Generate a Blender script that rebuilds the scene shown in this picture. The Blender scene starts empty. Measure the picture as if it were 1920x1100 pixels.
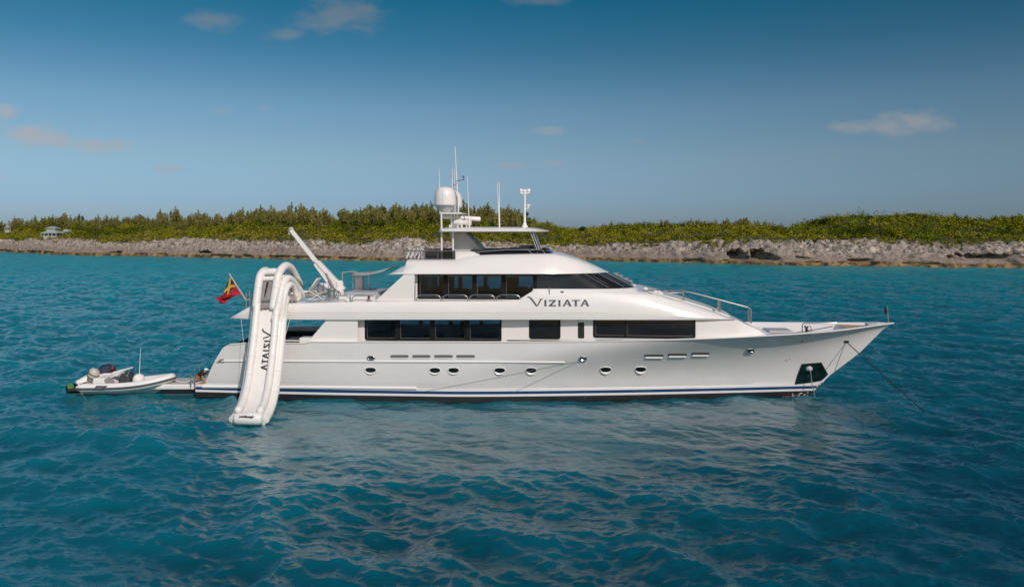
import bpy, math, random
import numpy as np
from mathutils import Vector, Matrix
from mathutils.bvhtree import BVHTree

# ------------------------------------------------------------------ camera, sky, sun, exposure
SC = bpy.context.scene
COL = SC.collection
FPX, CU, HV, HC = 1493.0, 960.0, 432.0, 9.1      # focal length and horizon in photo pixels, camera height
cam_d = bpy.data.cameras.new("camera")
cam = bpy.data.objects.new("camera", cam_d)
COL.objects.link(cam)
cam.location = (0, 0, HC)
cam.rotation_euler = (math.radians(90), 0, 0)
cam_d.sensor_width = 36.0
cam_d.lens = 36.0 * FPX / 1920.0
cam_d.shift_y = -(550.0 - HV) / 1920.0
cam_d.clip_start, cam_d.clip_end = 0.5, 20000
SC.camera = cam

SUN_EL, SUN_AZ = math.radians(38), math.radians(152)   # azimuth measured from +Y towards +X
sun_dir = Vector((math.sin(SUN_AZ) * math.cos(SUN_EL), math.cos(SUN_AZ) * math.cos(SUN_EL), math.sin(SUN_EL)))
sl = bpy.data.lights.new("sun", 'SUN')
sl.energy, sl.angle, sl.color = 2.85, math.radians(0.53), (1.0, 0.895, 0.82)
sun = bpy.data.objects.new("sun", sl)
COL.objects.link(sun)
sun.rotation_euler = sun_dir.to_track_quat('Z', 'Y').to_euler()
sun.location = (40, -60, 80)

SC.view_settings.view_transform = 'Standard'
SC.view_settings.look = 'None'
SC.view_settings.exposure = 0.0
SC.view_settings.gamma = 1.0
SC.cycles.use_denoising = True
SC.cycles.caustics_reflective = False
SC.cycles.caustics_refractive = False
SC.cycles.sample_clamp_indirect = 4.0

wd = bpy.data.worlds.new("World")
SC.world = wd
wd.use_nodes = True
nt = wd.node_tree
N, L = nt.nodes, nt.links
N.clear()
def wn(t, **k):
    n = N.new(t)
    for a, b in k.items():
        setattr(n, a, b)
    return n
def wmath(op, a, b=None, c=None):
    n = wn('ShaderNodeMath', operation=op)
    for i, x in enumerate((a, b, c)):
        if x is None: continue
        if isinstance(x, (int, float)): n.inputs[i].default_value = x
        else: L.new(x, n.inputs[i])
    return n.outputs[0]
def wmix(fac, a, b, blend='MIX'):
    n = wn('ShaderNodeMix', data_type='RGBA', blend_type=blend)
    if isinstance(fac, (int, float)): n.inputs[0].default_value = fac
    else: L.new(fac, n.inputs[0])
    for i, x in ((6, a), (7, b)):
        if isinstance(x, tuple): n.inputs[i].default_value = (*x, 1)
        else: L.new(x, n.inputs[i])
    return n.outputs[2]
sky = wn('ShaderNodeTexSky', sky_type='NISHITA', sun_disc=False, sun_elevation=SUN_EL, sun_rotation=SUN_AZ,
         altitude=0.0, air_density=1.0, dust_density=0.6, ozone_density=2.0)
tc = wn('ShaderNodeTexCoord')
sep = wn('ShaderNodeSeparateXYZ')
L.new(tc.outputs['Generated'], sep.inputs[0])
ysafe = wmath('MAXIMUM', sep.outputs[1], 0.05)
au = wmath('DIVIDE', sep.outputs[0], ysafe)
aw = wmath('DIVIDE', sep.outputs[2], ysafe)
# a clear tropical sky: pale low down, a deep polarised teal above, whiter on the sun's side
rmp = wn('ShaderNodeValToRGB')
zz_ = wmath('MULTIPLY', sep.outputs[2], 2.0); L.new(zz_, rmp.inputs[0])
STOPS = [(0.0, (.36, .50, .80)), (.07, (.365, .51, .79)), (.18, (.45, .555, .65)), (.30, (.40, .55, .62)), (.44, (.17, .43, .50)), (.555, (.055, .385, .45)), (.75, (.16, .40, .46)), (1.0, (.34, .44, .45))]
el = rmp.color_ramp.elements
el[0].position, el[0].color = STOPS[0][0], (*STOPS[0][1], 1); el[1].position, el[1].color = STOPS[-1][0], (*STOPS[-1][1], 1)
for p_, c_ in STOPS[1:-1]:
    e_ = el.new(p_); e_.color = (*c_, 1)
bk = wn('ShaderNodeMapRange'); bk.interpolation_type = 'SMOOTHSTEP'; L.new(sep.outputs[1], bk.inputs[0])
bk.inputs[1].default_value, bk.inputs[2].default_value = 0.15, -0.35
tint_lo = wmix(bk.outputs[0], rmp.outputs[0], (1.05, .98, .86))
lr = wn('ShaderNodeMapRange')
L.new(sep.outputs[0], lr.inputs[0])
lr.inputs[1].default_value, lr.inputs[2].default_value = -0.55, 0.55
lr.inputs[3].default_value, lr.inputs[4].default_value = 1.13, 0.82
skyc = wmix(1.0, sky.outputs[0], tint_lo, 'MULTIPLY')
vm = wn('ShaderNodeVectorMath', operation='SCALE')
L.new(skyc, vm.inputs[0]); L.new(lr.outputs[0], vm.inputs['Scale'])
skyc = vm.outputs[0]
# small clouds, each at its own bearing and height
cmb = wn('ShaderNodeCombineXYZ')
L.new(au, cmb.inputs[0]); L.new(aw, cmb.inputs[1])
nz = wn('ShaderNodeTexNoise'); nz.inputs['Scale'].default_value = 26; nz.inputs['Detail'].default_value = 6
nz.inputs['Roughness'].default_value = 0.55
mp = wn('ShaderNodeMapping'); mp.inputs['Scale'].default_value = (1, 2.0, 1)
L.new(cmb.outputs[0], mp.inputs[0]); L.new(mp.outputs[0], nz.inputs[0])
nzo = wmath('MULTIPLY', wmath('SUBTRACT', nz.outputs[0], 0.5), 1.9)
acc = None
CLOUDS = [(398, 38, 62, 24, .45), (632, 28, 92, 42, .55), (540, 66, 46, 15, .45), (14, 212, 34, 18, .75), (72, 255, 76, 25, .95),
          (190, 273, 68, 17, .7), (1650, 240, 112, 18, .8), (1720, 226, 82, 23, .8), (322, 318, 38, 11, .5), (1028, 245, 42, 10, .5),
          (960, 311, 40, 9, .45), (1040, 307, 36, 9, .4), (415, 208, 30, 10, .25), (1005, 0, 70, 12, .4), (495, 203, 22, 9, .2),
          (10, 333, 24, 6, .25), (1200, 266, 24, 8, .2)]
for (u, v, a, b, op) in CLOUDS:
    s1 = wn('ShaderNodeVectorMath', operation='SUBTRACT')
    L.new(cmb.outputs[0], s1.inputs[0]); s1.inputs[1].default_value = ((u - CU) / FPX, (HV - v) / FPX, 0)
    s2 = wn('ShaderNodeVectorMath', operation='MULTIPLY')
    L.new(s1.outputs[0], s2.inputs[0]); s2.inputs[1].default_value = (FPX / a, FPX / b, 0)
    s3 = wn('ShaderNodeVectorMath', operation='LENGTH')
    L.new(s2.outputs[0], s3.inputs[0])
    d = wmath('ADD', s3.outputs['Value'], nzo)
    mr = wn('ShaderNodeMapRange'); mr.interpolation_type = 'SMOOTHSTEP'
    L.new(d, mr.inputs[0])
    mr.inputs[1].default_value, mr.inputs[2].default_value = 1.15, 0.1
    mr.inputs[3].default_value, mr.inputs[4].default_value = 0.0, op
    acc = mr.outputs[0] if acc is None else wmath('MAXIMUM', acc, mr.outputs[0])
front = wmath('GREATER_THAN', sep.outputs[1], 0.2)
acc = wmath('MULTIPLY', acc, front)
cd = wn('ShaderNodeMapRange'); L.new(sep.outputs[2], cd.inputs[0])
cd.inputs[1].default_value, cd.inputs[2].default_value, cd.inputs[3].default_value, cd.inputs[4].default_value = .13, .25, 1.0, .62
cv = wn('ShaderNodeVectorMath', operation='SCALE'); cv.inputs[0].default_value = (3.3, 3.65, 4.1)
L.new(wmath('MULTIPLY', cd.outputs[0], lr.outputs[0]), cv.inputs['Scale'])
skyc = wmix(acc, skyc, cv.outputs[0])
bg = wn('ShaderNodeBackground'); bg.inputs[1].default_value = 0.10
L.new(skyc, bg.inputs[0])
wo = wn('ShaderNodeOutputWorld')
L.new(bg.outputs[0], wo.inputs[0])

# ------------------------------------------------------------------ helpers
random.seed(7)
rng = np.random.default_rng(11)
def P(u, v, Y):                       # world point seen at photo pixel (u, v) at distance Y
    return Vector(((u - CU) * Y / FPX, Y, HC - (v - HV) * Y / FPX))

MATS = {}
def mat(name, col, rough=0.5, metal=0.0, var=0.0, scale=3.0, coat=0.0, bump=0.0, bscale=20.0, spec=0.5):
    if name in MATS: return MATS[name]
    m = bpy.data.materials.new(name); m.use_nodes = True
    t = m.node_tree; b = t.nodes['Principled BSDF']
    b.inputs['Base Color'].default_value = (*col, 1)
    b.inputs['Roughness'].default_value = rough
    b.inputs['Metallic'].default_value = metal
    b.inputs['Coat Weight'].default_value = coat
    b.inputs['Coat Roughness'].default_value = 0.06
    b.inputs['Specular IOR Level'].default_value = spec
    if var or bump:
        c = t.nodes.new('ShaderNodeTexCoord')
        n = t.nodes.new('ShaderNodeTexNoise'); n.inputs['Scale'].default_value = scale; n.inputs['Detail'].default_value = 5
        t.links.new(c.outputs['Object'], n.inputs[0])
        if var:
            r = t.nodes.new('ShaderNodeMapRange')
            r.inputs[1].default_value, r.inputs[2].default_value = 0.3, 0.7
            r.inputs[3].default_value, r.inputs[4].default_value = 1 - var, 1 + var
            t.links.new(n.outputs[0], r.inputs[0])
            v = t.nodes.new('ShaderNodeVectorMath'); v.operation = 'SCALE'
            v.inputs[0].default_value = col
            t.links.new(r.outputs[0], v.inputs['Scale'])
            t.links.new(v.outputs[0], b.inputs['Base Color'])
        if bump:
            n2 = t.nodes.new('ShaderNodeTexNoise'); n2.inputs['Scale'].default_value = bscale; n2.inputs['Detail'].default_value = 4
            t.links.new(c.outputs['Object'], n2.inputs[0])
            bp = t.nodes.new('ShaderNodeBump'); bp.inputs['Strength'].default_value = bump; bp.inputs['Distance'].default_value = 0.05
            t.links.new(n2.outputs[0], bp.inputs['Height']); t.links.new(bp.outputs[0], b.inputs['Normal'])
    MATS[name] = m
    return m

WHITE = mat('white_gelcoat', (0.80, 0.775, 0.755), 0.28, var=0.018, scale=0.7, coat=0.5, bump=0.05, bscale=0.8)
HULLW = mat('hull_paint', (0.79, 0.755, 0.735), 0.16, var=0.022, scale=0.5, coat=0.8, bump=0.12, bscale=0.45)
def add_runs(m, amt):
    t = m.node_tree; b = t.nodes['Principled BSDF']; src = b.inputs['Base Color'].links[0].from_socket
    c = t.nodes.new('ShaderNodeTexCoord'); mp = t.nodes.new('ShaderNodeMapping'); mp.inputs['Scale'].default_value = (3.2, 3.2, .22)
    n = t.nodes.new('ShaderNodeTexNoise'); n.inputs['Scale'].default_value = 1; n.inputs['Detail'].default_value = 6
    t.links.new(c.outputs['Object'], mp.inputs[0]); t.links.new(mp.outputs[0], n.inputs[0])
    r = t.nodes.new('ShaderNodeMapRange'); r.inputs[1].default_value, r.inputs[2].default_value, r.inputs[3].default_value, r.inputs[4].default_value = .52, .75, 1.0, 1 - amt
    t.links.new(n.outputs[0], r.inputs[0])
    v = t.nodes.new('ShaderNodeVectorMath'); v.operation = 'SCALE'; t.links.new(src, v.inputs[0]); t.links.new(r.outputs[0], v.inputs['Scale']); t.links.new(v.outputs[0], b.inputs['Base Color'])
add_runs(HULLW, .03); add_runs(WHITE, .012)
BLUE = mat('boot_stripe_blue', (0.007, 0.045, 0.16), 0.25, var=0.12, scale=2, coat=0.3)
BLACK = mat('antifouling_black', (0.012, 0.012, 0.014), 0.5, var=0.3, scale=3)
STEEL = mat('stainless_steel', (0.62, 0.61, 0.60), 0.22, metal=1.0)
GREYM = mat('grey_moulding', (0.22, 0.20, 0.20), 0.4)
LETTER = mat('letter_grey', (0.085, 0.08, 0.085), 0.35)
DARKGL = mat('black_glass', (0.010, 0.012, 0.014), 0.05, var=0.3, scale=1.5, spec=0.6)
FRAME = mat('window_frame_black', (0.010, 0.010, 0.011), 0.55, spec=0.2)
TEAK = mat('teak', (0.42, 0.27, 0.15), 0.6, var=0.15, scale=6)
DARKIN = mat('dark_interior', (0.016, 0.014, 0.014), 0.6, var=0.4, scale=2)
DARKSOFA = mat('dark_upholstery', (0.02, 0.02, 0.024), 0.7, var=0.2, scale=4)
VINYL = mat('inflatable_vinyl', (0.79, 0.765, 0.735), 0.42, var=0.03, scale=2, bump=0.25, bscale=5)
TUBEGR = mat('hypalon_tube', (0.78, 0.765, 0.75), 0.5, var=0.03, scale=3)
STRAKE = mat('rub_strake_grey', (0.07, 0.075, 0.085), 0.6)
MESHG = mat('grey_mesh_fabric', (0.26, 0.245, 0.24), 0.8, var=0.15, scale=5)
BLK = mat('black_trim', (0.012, 0.012, 0.013), 0.5)
ROPE = mat('white_rope', (0.72, 0.70, 0.66), 0.8)
DROPE = mat('dark_rope', (0.015, 0.02, 0.035), 0.8)
GROPE = mat('grey_rope', (0.33, 0.31, 0.30), 0.8)
RED = mat('red_cloth', (0.48, 0.02, 0.035), 0.7, var=0.1)
GOLD = mat('gold_cloth', (0.72, 0.42, 0.07), 0.7)
DGREEN = mat('green_cloth', (0.02, 0.05, 0.035), 0.7)
CANVAS = mat('beige_canvas', (0.46, 0.38, 0.29), 0.8, var=0.1, scale=10)
CUSH = mat('white_cushion', (0.78, 0.76, 0.73), 0.7)
GREYP = mat('grey_paint', (0.40, 0.40, 0.41), 0.4, var=0.05)
ANCHG = mat('anchor_plate_green', (0.020, 0.060, 0.052), 0.22, metal=0.75, var=0.5, scale=2.0, bump=.3, bscale=1.5)
SKIN = mat('skin', (0.42, 0.22, 0.14), 0.55)
BLSHIRT = mat('black_shirt', (0.012, 0.012, 0.014), 0.8)
ORANGE = mat('tan_shorts', (0.40, 0.14, 0.05), 0.8)
REDPL = mat('red_plastic', (0.22, 0.02, 0.02), 0.4)
LIME = mat('lime_green', (0.09, 0.27, 0.035), 0.35)
NAVY = mat('navy_cover', (0.012, 0.018, 0.045), 0.7)
GLOBE = mat('light_globe', (0.85, 0.85, 0.85), 0.15)
VENTM = mat('vent_grille_shaded', (0.155, 0.135, 0.135), 0.6)  # vent grille with the shade of its recess painted into the colour

def glass_mat(name, tint, refl):
    m = bpy.data.materials.new(name); m.use_nodes = True
    t = m.node_tree; t.nodes.clear()
    o = t.nodes.new('ShaderNodeOutputMaterial'); mx = t.nodes.new('ShaderNodeMixShader')
    tr = t.nodes.new('ShaderNodeBsdfTransparent'); tr.inputs[0].default_value = (*tint, 1)
    g = t.nodes.new('ShaderNodeBsdfGlossy'); g.inputs['Roughness'].default_value = 0.02
    lw = t.nodes.new('ShaderNodeFresnel'); lw.inputs[0].default_value = refl
    t.links.new(lw.outputs[0], mx.inputs[0]); t.links.new(tr.outputs[0], mx.inputs[1]); t.links.new(g.outputs[0], mx.inputs[2])
    t.links.new(mx.outputs[0], o.inputs[0])
    return m
TGLASS = glass_mat('tinted_glass', (0.66, 0.73, 0.78), 1.42)
CGLASS = glass_mat('smoked_windscreen', (0.30, 0.34, 0.38), 1.45)

class MB:
    """collects geometry; build() links it as ONE mesh object"""
    def __init__(s): s.v, s.f, s.m = [], [], []
    def add(s, vs, fs, mi=0):
        o = len(s.v)
        s.v += [tuple(x) for x in vs]
        s.f += [tuple(i + o for i in f) for f in fs]
        s.m += [mi] * len(fs)
        return s
    def box(s, x0, x1, y0, y1, z0, z1, mi=0):
        vs = [(x, y, z) for z in (z0, z1) for y in (y0, y1) for x in (x0, x1)]
        return s.add(vs, [(0, 2, 3, 1), (4, 5, 7, 6), (0, 1, 5, 4), (2, 6, 7, 3), (0, 4, 6, 2), (1, 3, 7, 5)], mi)
    def loft(s, rings, closed=True, caps=True, mi=0, mis=None):
        n = len(rings[0]); vs = [p for r in rings for p in r]; o = len(s.v)
        s.v += [tuple(p) for p in vs]
        for i in range(len(rings) - 1):
            for j in range(n if closed else n - 1):
                k = (j + 1) % n
                s.f.append((o + i * n + j, o + i * n + k, o + (i + 1) * n + k, o + (i + 1) * n + j))
                s.m.append(mis[j] if mis else mi)
        if caps:
            s.f.append(tuple(o + j for j in reversed(range(n)))); s.m.append(mi)
            s.f.append(tuple(o + (len(rings) - 1) * n + j for j in range(n))); s.m.append(mi)
        return s
    def tube(s, path, r, n=8, caps=True, mi=0, sx=1.0):
        path = [Vector(p) for p in path]
        rs = r if isinstance(r, (list, tuple)) else [r] * len(path)
        rings = []; up = None
        for i, p in enumerate(path):
            d = (path[min(i + 1, len(path) - 1)] - path[max(i - 1, 0)]).normalized()
            if up is None:
                up = Vector((0, 0, 1)) if abs(d.z) < 0.9 else Vector((1, 0, 0))
            a = d.cross(up).normalized(); up = a.cross(d).normalized()
            rings.append([p + (a * math.cos(t) * sx + up * math.sin(t)) * rs[i] for t in [2 * math.pi * k / n for k in range(n)]])
        return s.loft(rings, True, caps, mi)
    def ball(s, c, r, nu=12, nv=8, mi=0):
        rr = r if isinstance(r, (tuple, list)) else (r, r, r)
        rings = []
        for i in range(nv + 1):
            t = math.pi * (i + 0.02) / (nv + 0.04) - math.pi / 2
            rings.append([(c[0] + rr[0] * math.cos(t) * math.cos(a), c[1] + rr[1] * math.cos(t) * math.sin(a), c[2] + rr[2] * math.sin(t))
                          for a in [2 * math.pi * k / nu for k in range(nu)]])
        return s.loft(rings, True, True, mi)
    def lathe(s, prof, c, n=20, mi=0):
        rings = [[(c[0] + r * math.cos(a), c[1] + r * math.sin(a), c[2] + z) for a in [2 * math.pi * k / n for k in range(n)]] for r, z in prof]
        return s.loft(rings, True, True, mi)
    def prism(s, pts, off, mi=0):
        a = [Vector(p) for p in pts]; o = Vector(off)
        return s.loft([a, [p + o for p in a]], True, True, mi)
    def build(s, name, mats, parent=None, smooth=True, angle=35, bevel=0):
        me = bpy.data.meshes.new(name)
        me.from_pydata(s.v, [], s.f)
        for m in (mats if isinstance(mats, (list, tuple)) else [mats]): me.materials.append(m)
        me.polygons.foreach_set('material_index', s.m)
        ob = bpy.data.objects.new(name, me)
        COL.objects.link(ob)
        import bmesh
        bm = bmesh.new(); bm.from_mesh(me)
        bmesh.ops.recalc_face_normals(bm, faces=bm.faces); bm.to_mesh(me); bm.free()
        if smooth:
            me.polygons.foreach_set('use_smooth', [True] * len(me.polygons))
            me.set_sharp_from_angle(angle=math.radians(angle))
        if bevel:
            bv = ob.modifiers.new('edge', 'BEVEL'); bv.width = bevel; bv.segments = 2; bv.limit_method = 'ANGLE'
        if parent: ob.parent = parent
        return ob

def tag(o, label, cat=None, group=None, kind=None):
    if label: o['label'] = label
    if cat: o['category'] = cat
    if group: o['group'] = group
    if kind: o['kind'] = kind
    return o
def thing(name, loc, label, cat, rz=0.0, group=None):
    o = bpy.data.objects.new(name, None); COL.objects.link(o)
    o.empty_display_size = 0.3
    o.location = loc; o.rotation_euler = (0, 0, rz)
    return tag(o, label, cat, group)
def lerp(a, b, t): return a + (b - a) * t
def interp(x, pts):
    return float(np.interp(x, [p[0] for p in pts], [p[1] for p in pts]))
def smooth_path(pts, n):
    """Catmull-Rom through pts"""
    pts = [Vector(p) for p in pts]; out = []
    q = [pts[0] * 2 - pts[1]] + pts + [pts[-1] * 2 - pts[-2]]
    for i in range(1, len(q) - 2):
        for k in range(n):
            t = k / n
            out.append(0.5 * (2 * q[i] + (q[i + 1] - q[i - 1]) * t + (2 * q[i - 1] - 5 * q[i] + 4 * q[i + 1] - q[i + 2]) * t * t
                              + (3 * q[i] - q[i - 1] - 3 * q[i + 1] + q[i + 2]) * t ** 3))
    out.append(pts[-1])
    return out
def rrect(w, h, r, n=5):
    out = []
    for cx, cy, a0 in ((w / 2 - r, h / 2 - r, 0), (-w / 2 + r, h / 2 - r, 90), (-w / 2 + r, -h / 2 + r, 180), (w / 2 - r, -h / 2 + r, 270)):
        for k in range(n + 1):
            a = math.radians(a0 + 90 * k / n)
            out.append((cx + r * math.cos(a), cy + r * math.sin(a)))
    return out

# ------------------------------------------------------------------ numpy noise
def vnoise(x, y, seed=0):
    xi = np.floor(x).astype(np.int64); yi = np.floor(y).astype(np.int64)
    fx = x - xi; fy = y - yi
    fx = fx * fx * (3 - 2 * fx); fy = fy * fy * (3 - 2 * fy)
    def h(a, b):
        n = (a * 374761393 + b * 668265263 + seed * 1442695041) & 0xFFFFFFFF
        n = ((n ^ (n >> 13)) * 1274126177) & 0xFFFFFFFF
        return ((n ^ (n >> 16)) & 0xFFFF) / 65535.0
    return (h(xi, yi) * (1 - fx) + h(xi + 1, yi) * fx) * (1 - fy) + (h(xi, yi + 1) * (1 - fx) + h(xi + 1, yi + 1) * fx) * fy
def fbm(x, y, oct=4, seed=0):
    a, t, s = 0.5, 0, 0
    for o in range(oct):
        t = t + a * vnoise(x * 2 ** o + 17.3 * o, y * 2 ** o - 9.1 * o, seed + o); s += a; a *= 0.5
    return t / s
def grid_mesh(name, X, Y, Z, mats, smooth=True):
    r, c = X.shape
    me = bpy.data.meshes.new(name)
    co = np.stack([X, Y, Z], -1).reshape(-1, 3).astype(np.float32)
    idx = np.arange(r * c).reshape(r, c)
    q = np.stack([idx[:-1, :-1], idx[:-1, 1:], idx[1:, 1:], idx[1:, :-1]], -1).reshape(-1, 4)
    me.vertices.add(len(co)); me.vertices.foreach_set('co', co.ravel())
    me.loops.add(q.size); me.loops.foreach_set('vertex_index', q.ravel().astype(np.int32))
    me.polygons.add(len(q)); me.polygons.foreach_set('loop_start', np.arange(0, q.size, 4, dtype=np.int32))
    me.update(calc_edges=True)
    if smooth: me.polygons.foreach_set('use_smooth', np.ones(len(q), bool))
    for m in mats: me.materials.append(m)
    ob = bpy.data.objects.new(name, me); COL.objects.link(ob)
    return ob

# ------------------------------------------------------------------ water
def spectrum_tile(n, size, wind_dir, peak, hs, spread, seed, lo=0.0, chop=1.0, decay=4.0):
    r = np.random.default_rng(seed)
    k1 = np.fft.fftfreq(n, size / n) * 2 * np.pi
    KX, KY = np.meshgrid(k1, k1)
    K = np.hypot(KX, KY); K[0, 0] = 1e-6
    kp = 2 * np.pi / peak
    th = np.arctan2(KY, KX) - wind_dir
    D = np.abs(np.cos(th / 2)) ** (2 * spread)
    S = np.exp(-1.25 * (kp / K) ** 2) / K ** decay * D
    S[K < lo] = 0; S[0, 0] = 0
    h = (r.normal(size=(n, n)) + 1j * r.normal(size=(n, n))) * np.sqrt(S)
    z = np.fft.ifft2(h).real
    sc = hs / 4 / z.std()
    dx = np.fft.ifft2(-1j * KX / K * h).real * sc * chop
    dy = np.fft.ifft2(-1j * KY / K * h).real * sc * chop
    return z * sc, dx, dy
def sample(tile, size, X, Y):
    n = tile.shape[0]
    fx = (X / size * n) % n; fy = (Y / size * n) % n
    i = np.floor(fx).astype(int); j = np.floor(fy).astype(int)
    a = fx - i; b = fy - j
    i %= n; j %= n; i2 = (i + 1) % n; j2 = (j + 1) % n
    return (tile[j, i] * (1 - a) + tile[j, i2] * a) * (1 - b) + (tile[j2, i] * (1 - a) + tile[j2, i2] * a) * b

def water_material():
    m = bpy.data.materials.new('sea_water'); m.use_nodes = True
    t = m.node_tree; b = t.nodes['Principled BSDF']; l = t.links
    def nd(ty, **k):
        n = t.nodes.new(ty)
        for a, c in k.items(): setattr(n, a, c)
        return n
    geo = nd('ShaderNodeNewGeometry')
    sp = nd('ShaderNodeSeparateXYZ'); l.new(geo.outputs['Position'], sp.inputs[0])
    # depth: pale sand shallows along the island, deeper blue off it, with sea-grass patches
    mp1 = nd('ShaderNodeMapping'); mp1.inputs['Scale'].default_value = (0.012, 0.03, 0)
    l.new(geo.outputs['Position'], mp1.inputs[0])
    n1 = nd('ShaderNodeTexNoise'); n1.inputs['Scale'].default_value = 1; n1.inputs['Detail'].default_value = 4
    l.new(mp1.outputs[0], n1.inputs[0])
    n1m = nd('ShaderNodeMath', operation='MULTIPLY_ADD'); l.new(n1.outputs[0], n1m.inputs[0])
    n1m.inputs[1].default_value = 60; n1m.inputs[2].default_value = -30
    ad = nd('ShaderNodeMath', operation='ADD'); l.new(sp.outputs[1], ad.inputs[0]); l.new(n1m.outputs[0], ad.inputs[1])
    cx = nd('ShaderNodeMapRange'); l.new(sp.outputs[0], cx.inputs[0])
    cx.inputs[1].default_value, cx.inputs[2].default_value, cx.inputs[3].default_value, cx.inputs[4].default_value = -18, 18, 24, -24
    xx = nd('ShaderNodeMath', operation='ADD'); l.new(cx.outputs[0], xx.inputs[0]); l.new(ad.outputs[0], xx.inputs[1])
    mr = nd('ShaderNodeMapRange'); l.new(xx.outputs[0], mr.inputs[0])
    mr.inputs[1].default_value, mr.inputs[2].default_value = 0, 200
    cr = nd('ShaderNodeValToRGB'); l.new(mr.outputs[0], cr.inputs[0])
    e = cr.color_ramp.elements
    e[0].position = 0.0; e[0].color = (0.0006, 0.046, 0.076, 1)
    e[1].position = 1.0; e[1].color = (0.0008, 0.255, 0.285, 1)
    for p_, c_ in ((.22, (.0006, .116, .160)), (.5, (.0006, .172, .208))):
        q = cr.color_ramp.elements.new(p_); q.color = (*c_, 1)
    # light and dark wave faces painted in by height, plus uneven drifting sand
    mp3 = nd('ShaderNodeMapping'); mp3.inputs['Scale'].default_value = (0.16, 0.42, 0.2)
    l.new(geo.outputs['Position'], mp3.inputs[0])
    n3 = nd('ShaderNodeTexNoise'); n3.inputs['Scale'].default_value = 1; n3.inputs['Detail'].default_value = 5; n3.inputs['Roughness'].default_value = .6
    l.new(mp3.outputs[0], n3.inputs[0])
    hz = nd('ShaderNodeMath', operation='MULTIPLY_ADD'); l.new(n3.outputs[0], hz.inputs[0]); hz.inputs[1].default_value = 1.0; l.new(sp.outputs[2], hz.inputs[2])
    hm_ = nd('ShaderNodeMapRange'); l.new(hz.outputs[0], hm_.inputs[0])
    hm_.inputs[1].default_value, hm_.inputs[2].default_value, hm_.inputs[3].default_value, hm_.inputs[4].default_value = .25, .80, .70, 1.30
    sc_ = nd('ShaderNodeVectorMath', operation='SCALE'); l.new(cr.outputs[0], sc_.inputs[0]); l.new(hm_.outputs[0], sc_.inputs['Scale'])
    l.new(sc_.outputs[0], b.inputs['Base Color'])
    rg_ = nd('ShaderNodeMapRange'); l.new(sp.outputs[1], rg_.inputs[0])      # wind-roughened open water beyond the yacht
    rg_.inputs[1].default_value, rg_.inputs[2].default_value, rg_.inputs[3].default_value, rg_.inputs[4].default_value = 55, 190, .06, .34
    l.new(rg_.outputs[0], b.inputs['Roughness'])
    b.inputs['IOR'].default_value = 1.58
    b.inputs['Specular Tint'].default_value = (0.87, 0.97, 1.0, 1)
    # fine capillary ripple
    mp2 = nd('ShaderNodeMapping'); mp2.inputs['Scale'].default_value = (1.3, 4.6, 1); mp2.inputs['Rotation'].default_value = (0, 0, -0.3)
    l.new(geo.outputs['Position'], mp2.inputs[0])
    n2 = nd('ShaderNodeTexNoise'); n2.inputs['Scale'].default_value = 1; n2.inputs['Detail'].default_value = 6; n2.inputs['Roughness'].default_value = 0.62
    l.new(mp2.outputs[0], n2.inputs[0])
    bp = nd('ShaderNodeBump'); bp.inputs['Distance'].default_value = 0.10
    sh_ = nd('ShaderNodeAttribute', attribute_name='shelter')
    bs_ = nd('ShaderNodeMapRange'); l.new(sh_.outputs['Fac'], bs_.inputs[0]); bs_.inputs[3].default_value, bs_.inputs[4].default_value = .38, .17
    l.new(bs_.outputs[0], bp.inputs['Strength'])
    l.new(n2.outputs[0], bp.inputs['Height']); l.new(bp.outputs[0], b.inputs['Normal'])
    return m

def build_water():
    rows = [5.0]
    while rows[-1] < 700:
        d = rows[-1]
        rows.append(d + max(0.07, 0.32 * d * d / 7244))
    rows += [900, 1300, 2200, 4000, 9000]
    Yr = np.array(rows)
    half = np.maximum(26, 1.12 * Yr + 4)
    nc = 1200
    tt = np.linspace(-1, 1, nc)
    tt = np.sign(tt) * (0.82 * np.abs(tt) + 0.18 * np.abs(tt) ** 4)
    X = half[:, None] * tt[None, :]
    Y = np.repeat(Yr[:, None], nc, 1)
    wdir = math.radians(238)
    A = spectrum_tile(1024, 163.0, wdir, 7.0, 0.36, 4.0, 3, chop=0.75, decay=3.9)
    B = spectrum_tile(512, 31.0, wdir + 0.30, 1.7, 0.064, 3.0, 5, chop=0.75, decay=3.55)
    lee = np.exp(-(((Y - 36.5) / 7.5) ** 2) ** 2) * np.clip((17 - np.abs(X - 2)) / 5, 0, 1)   # sheltered water along the hull
    fadeA = np.clip(1.15 - Y / 900, 0.0, 1) * (1 - .55 * lee)
    fadeB = np.clip(1.25 - Y / 220, 0.0, 1) * (1 - .65 * lee)
    c, s = math.cos(0.21), math.sin(0.21)
    XA, YA = X * c - Y * s, X * s + Y * c
    # gusts: calmer and livelier patches
    gust = 0.75 + 0.6 * fbm(X * 0.03, Y * 0.045, 3, 21)
    Z = sample(A[0], 163.0, XA, YA) * fadeA * gust + sample(B[0], 31.0, X, Y) * fadeB * gust
    ax, ay = sample(A[1], 163.0, XA, YA), sample(A[2], 163.0, XA, YA)
    DX = (ax * c + ay * s) * fadeA + sample(B[1], 31.0, X, Y) * fadeB
    DY = (-ax * s + ay * c) * fadeA + sample(B[2], 31.0, X, Y) * fadeB
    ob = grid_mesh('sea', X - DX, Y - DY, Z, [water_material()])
    at = ob.data.attributes.new('shelter', 'FLOAT', 'POINT'); at.data.foreach_set('value', lee.astype(np.float32).ravel())
    tag(ob, None, None, None, 'structure')
build_water()

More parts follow.
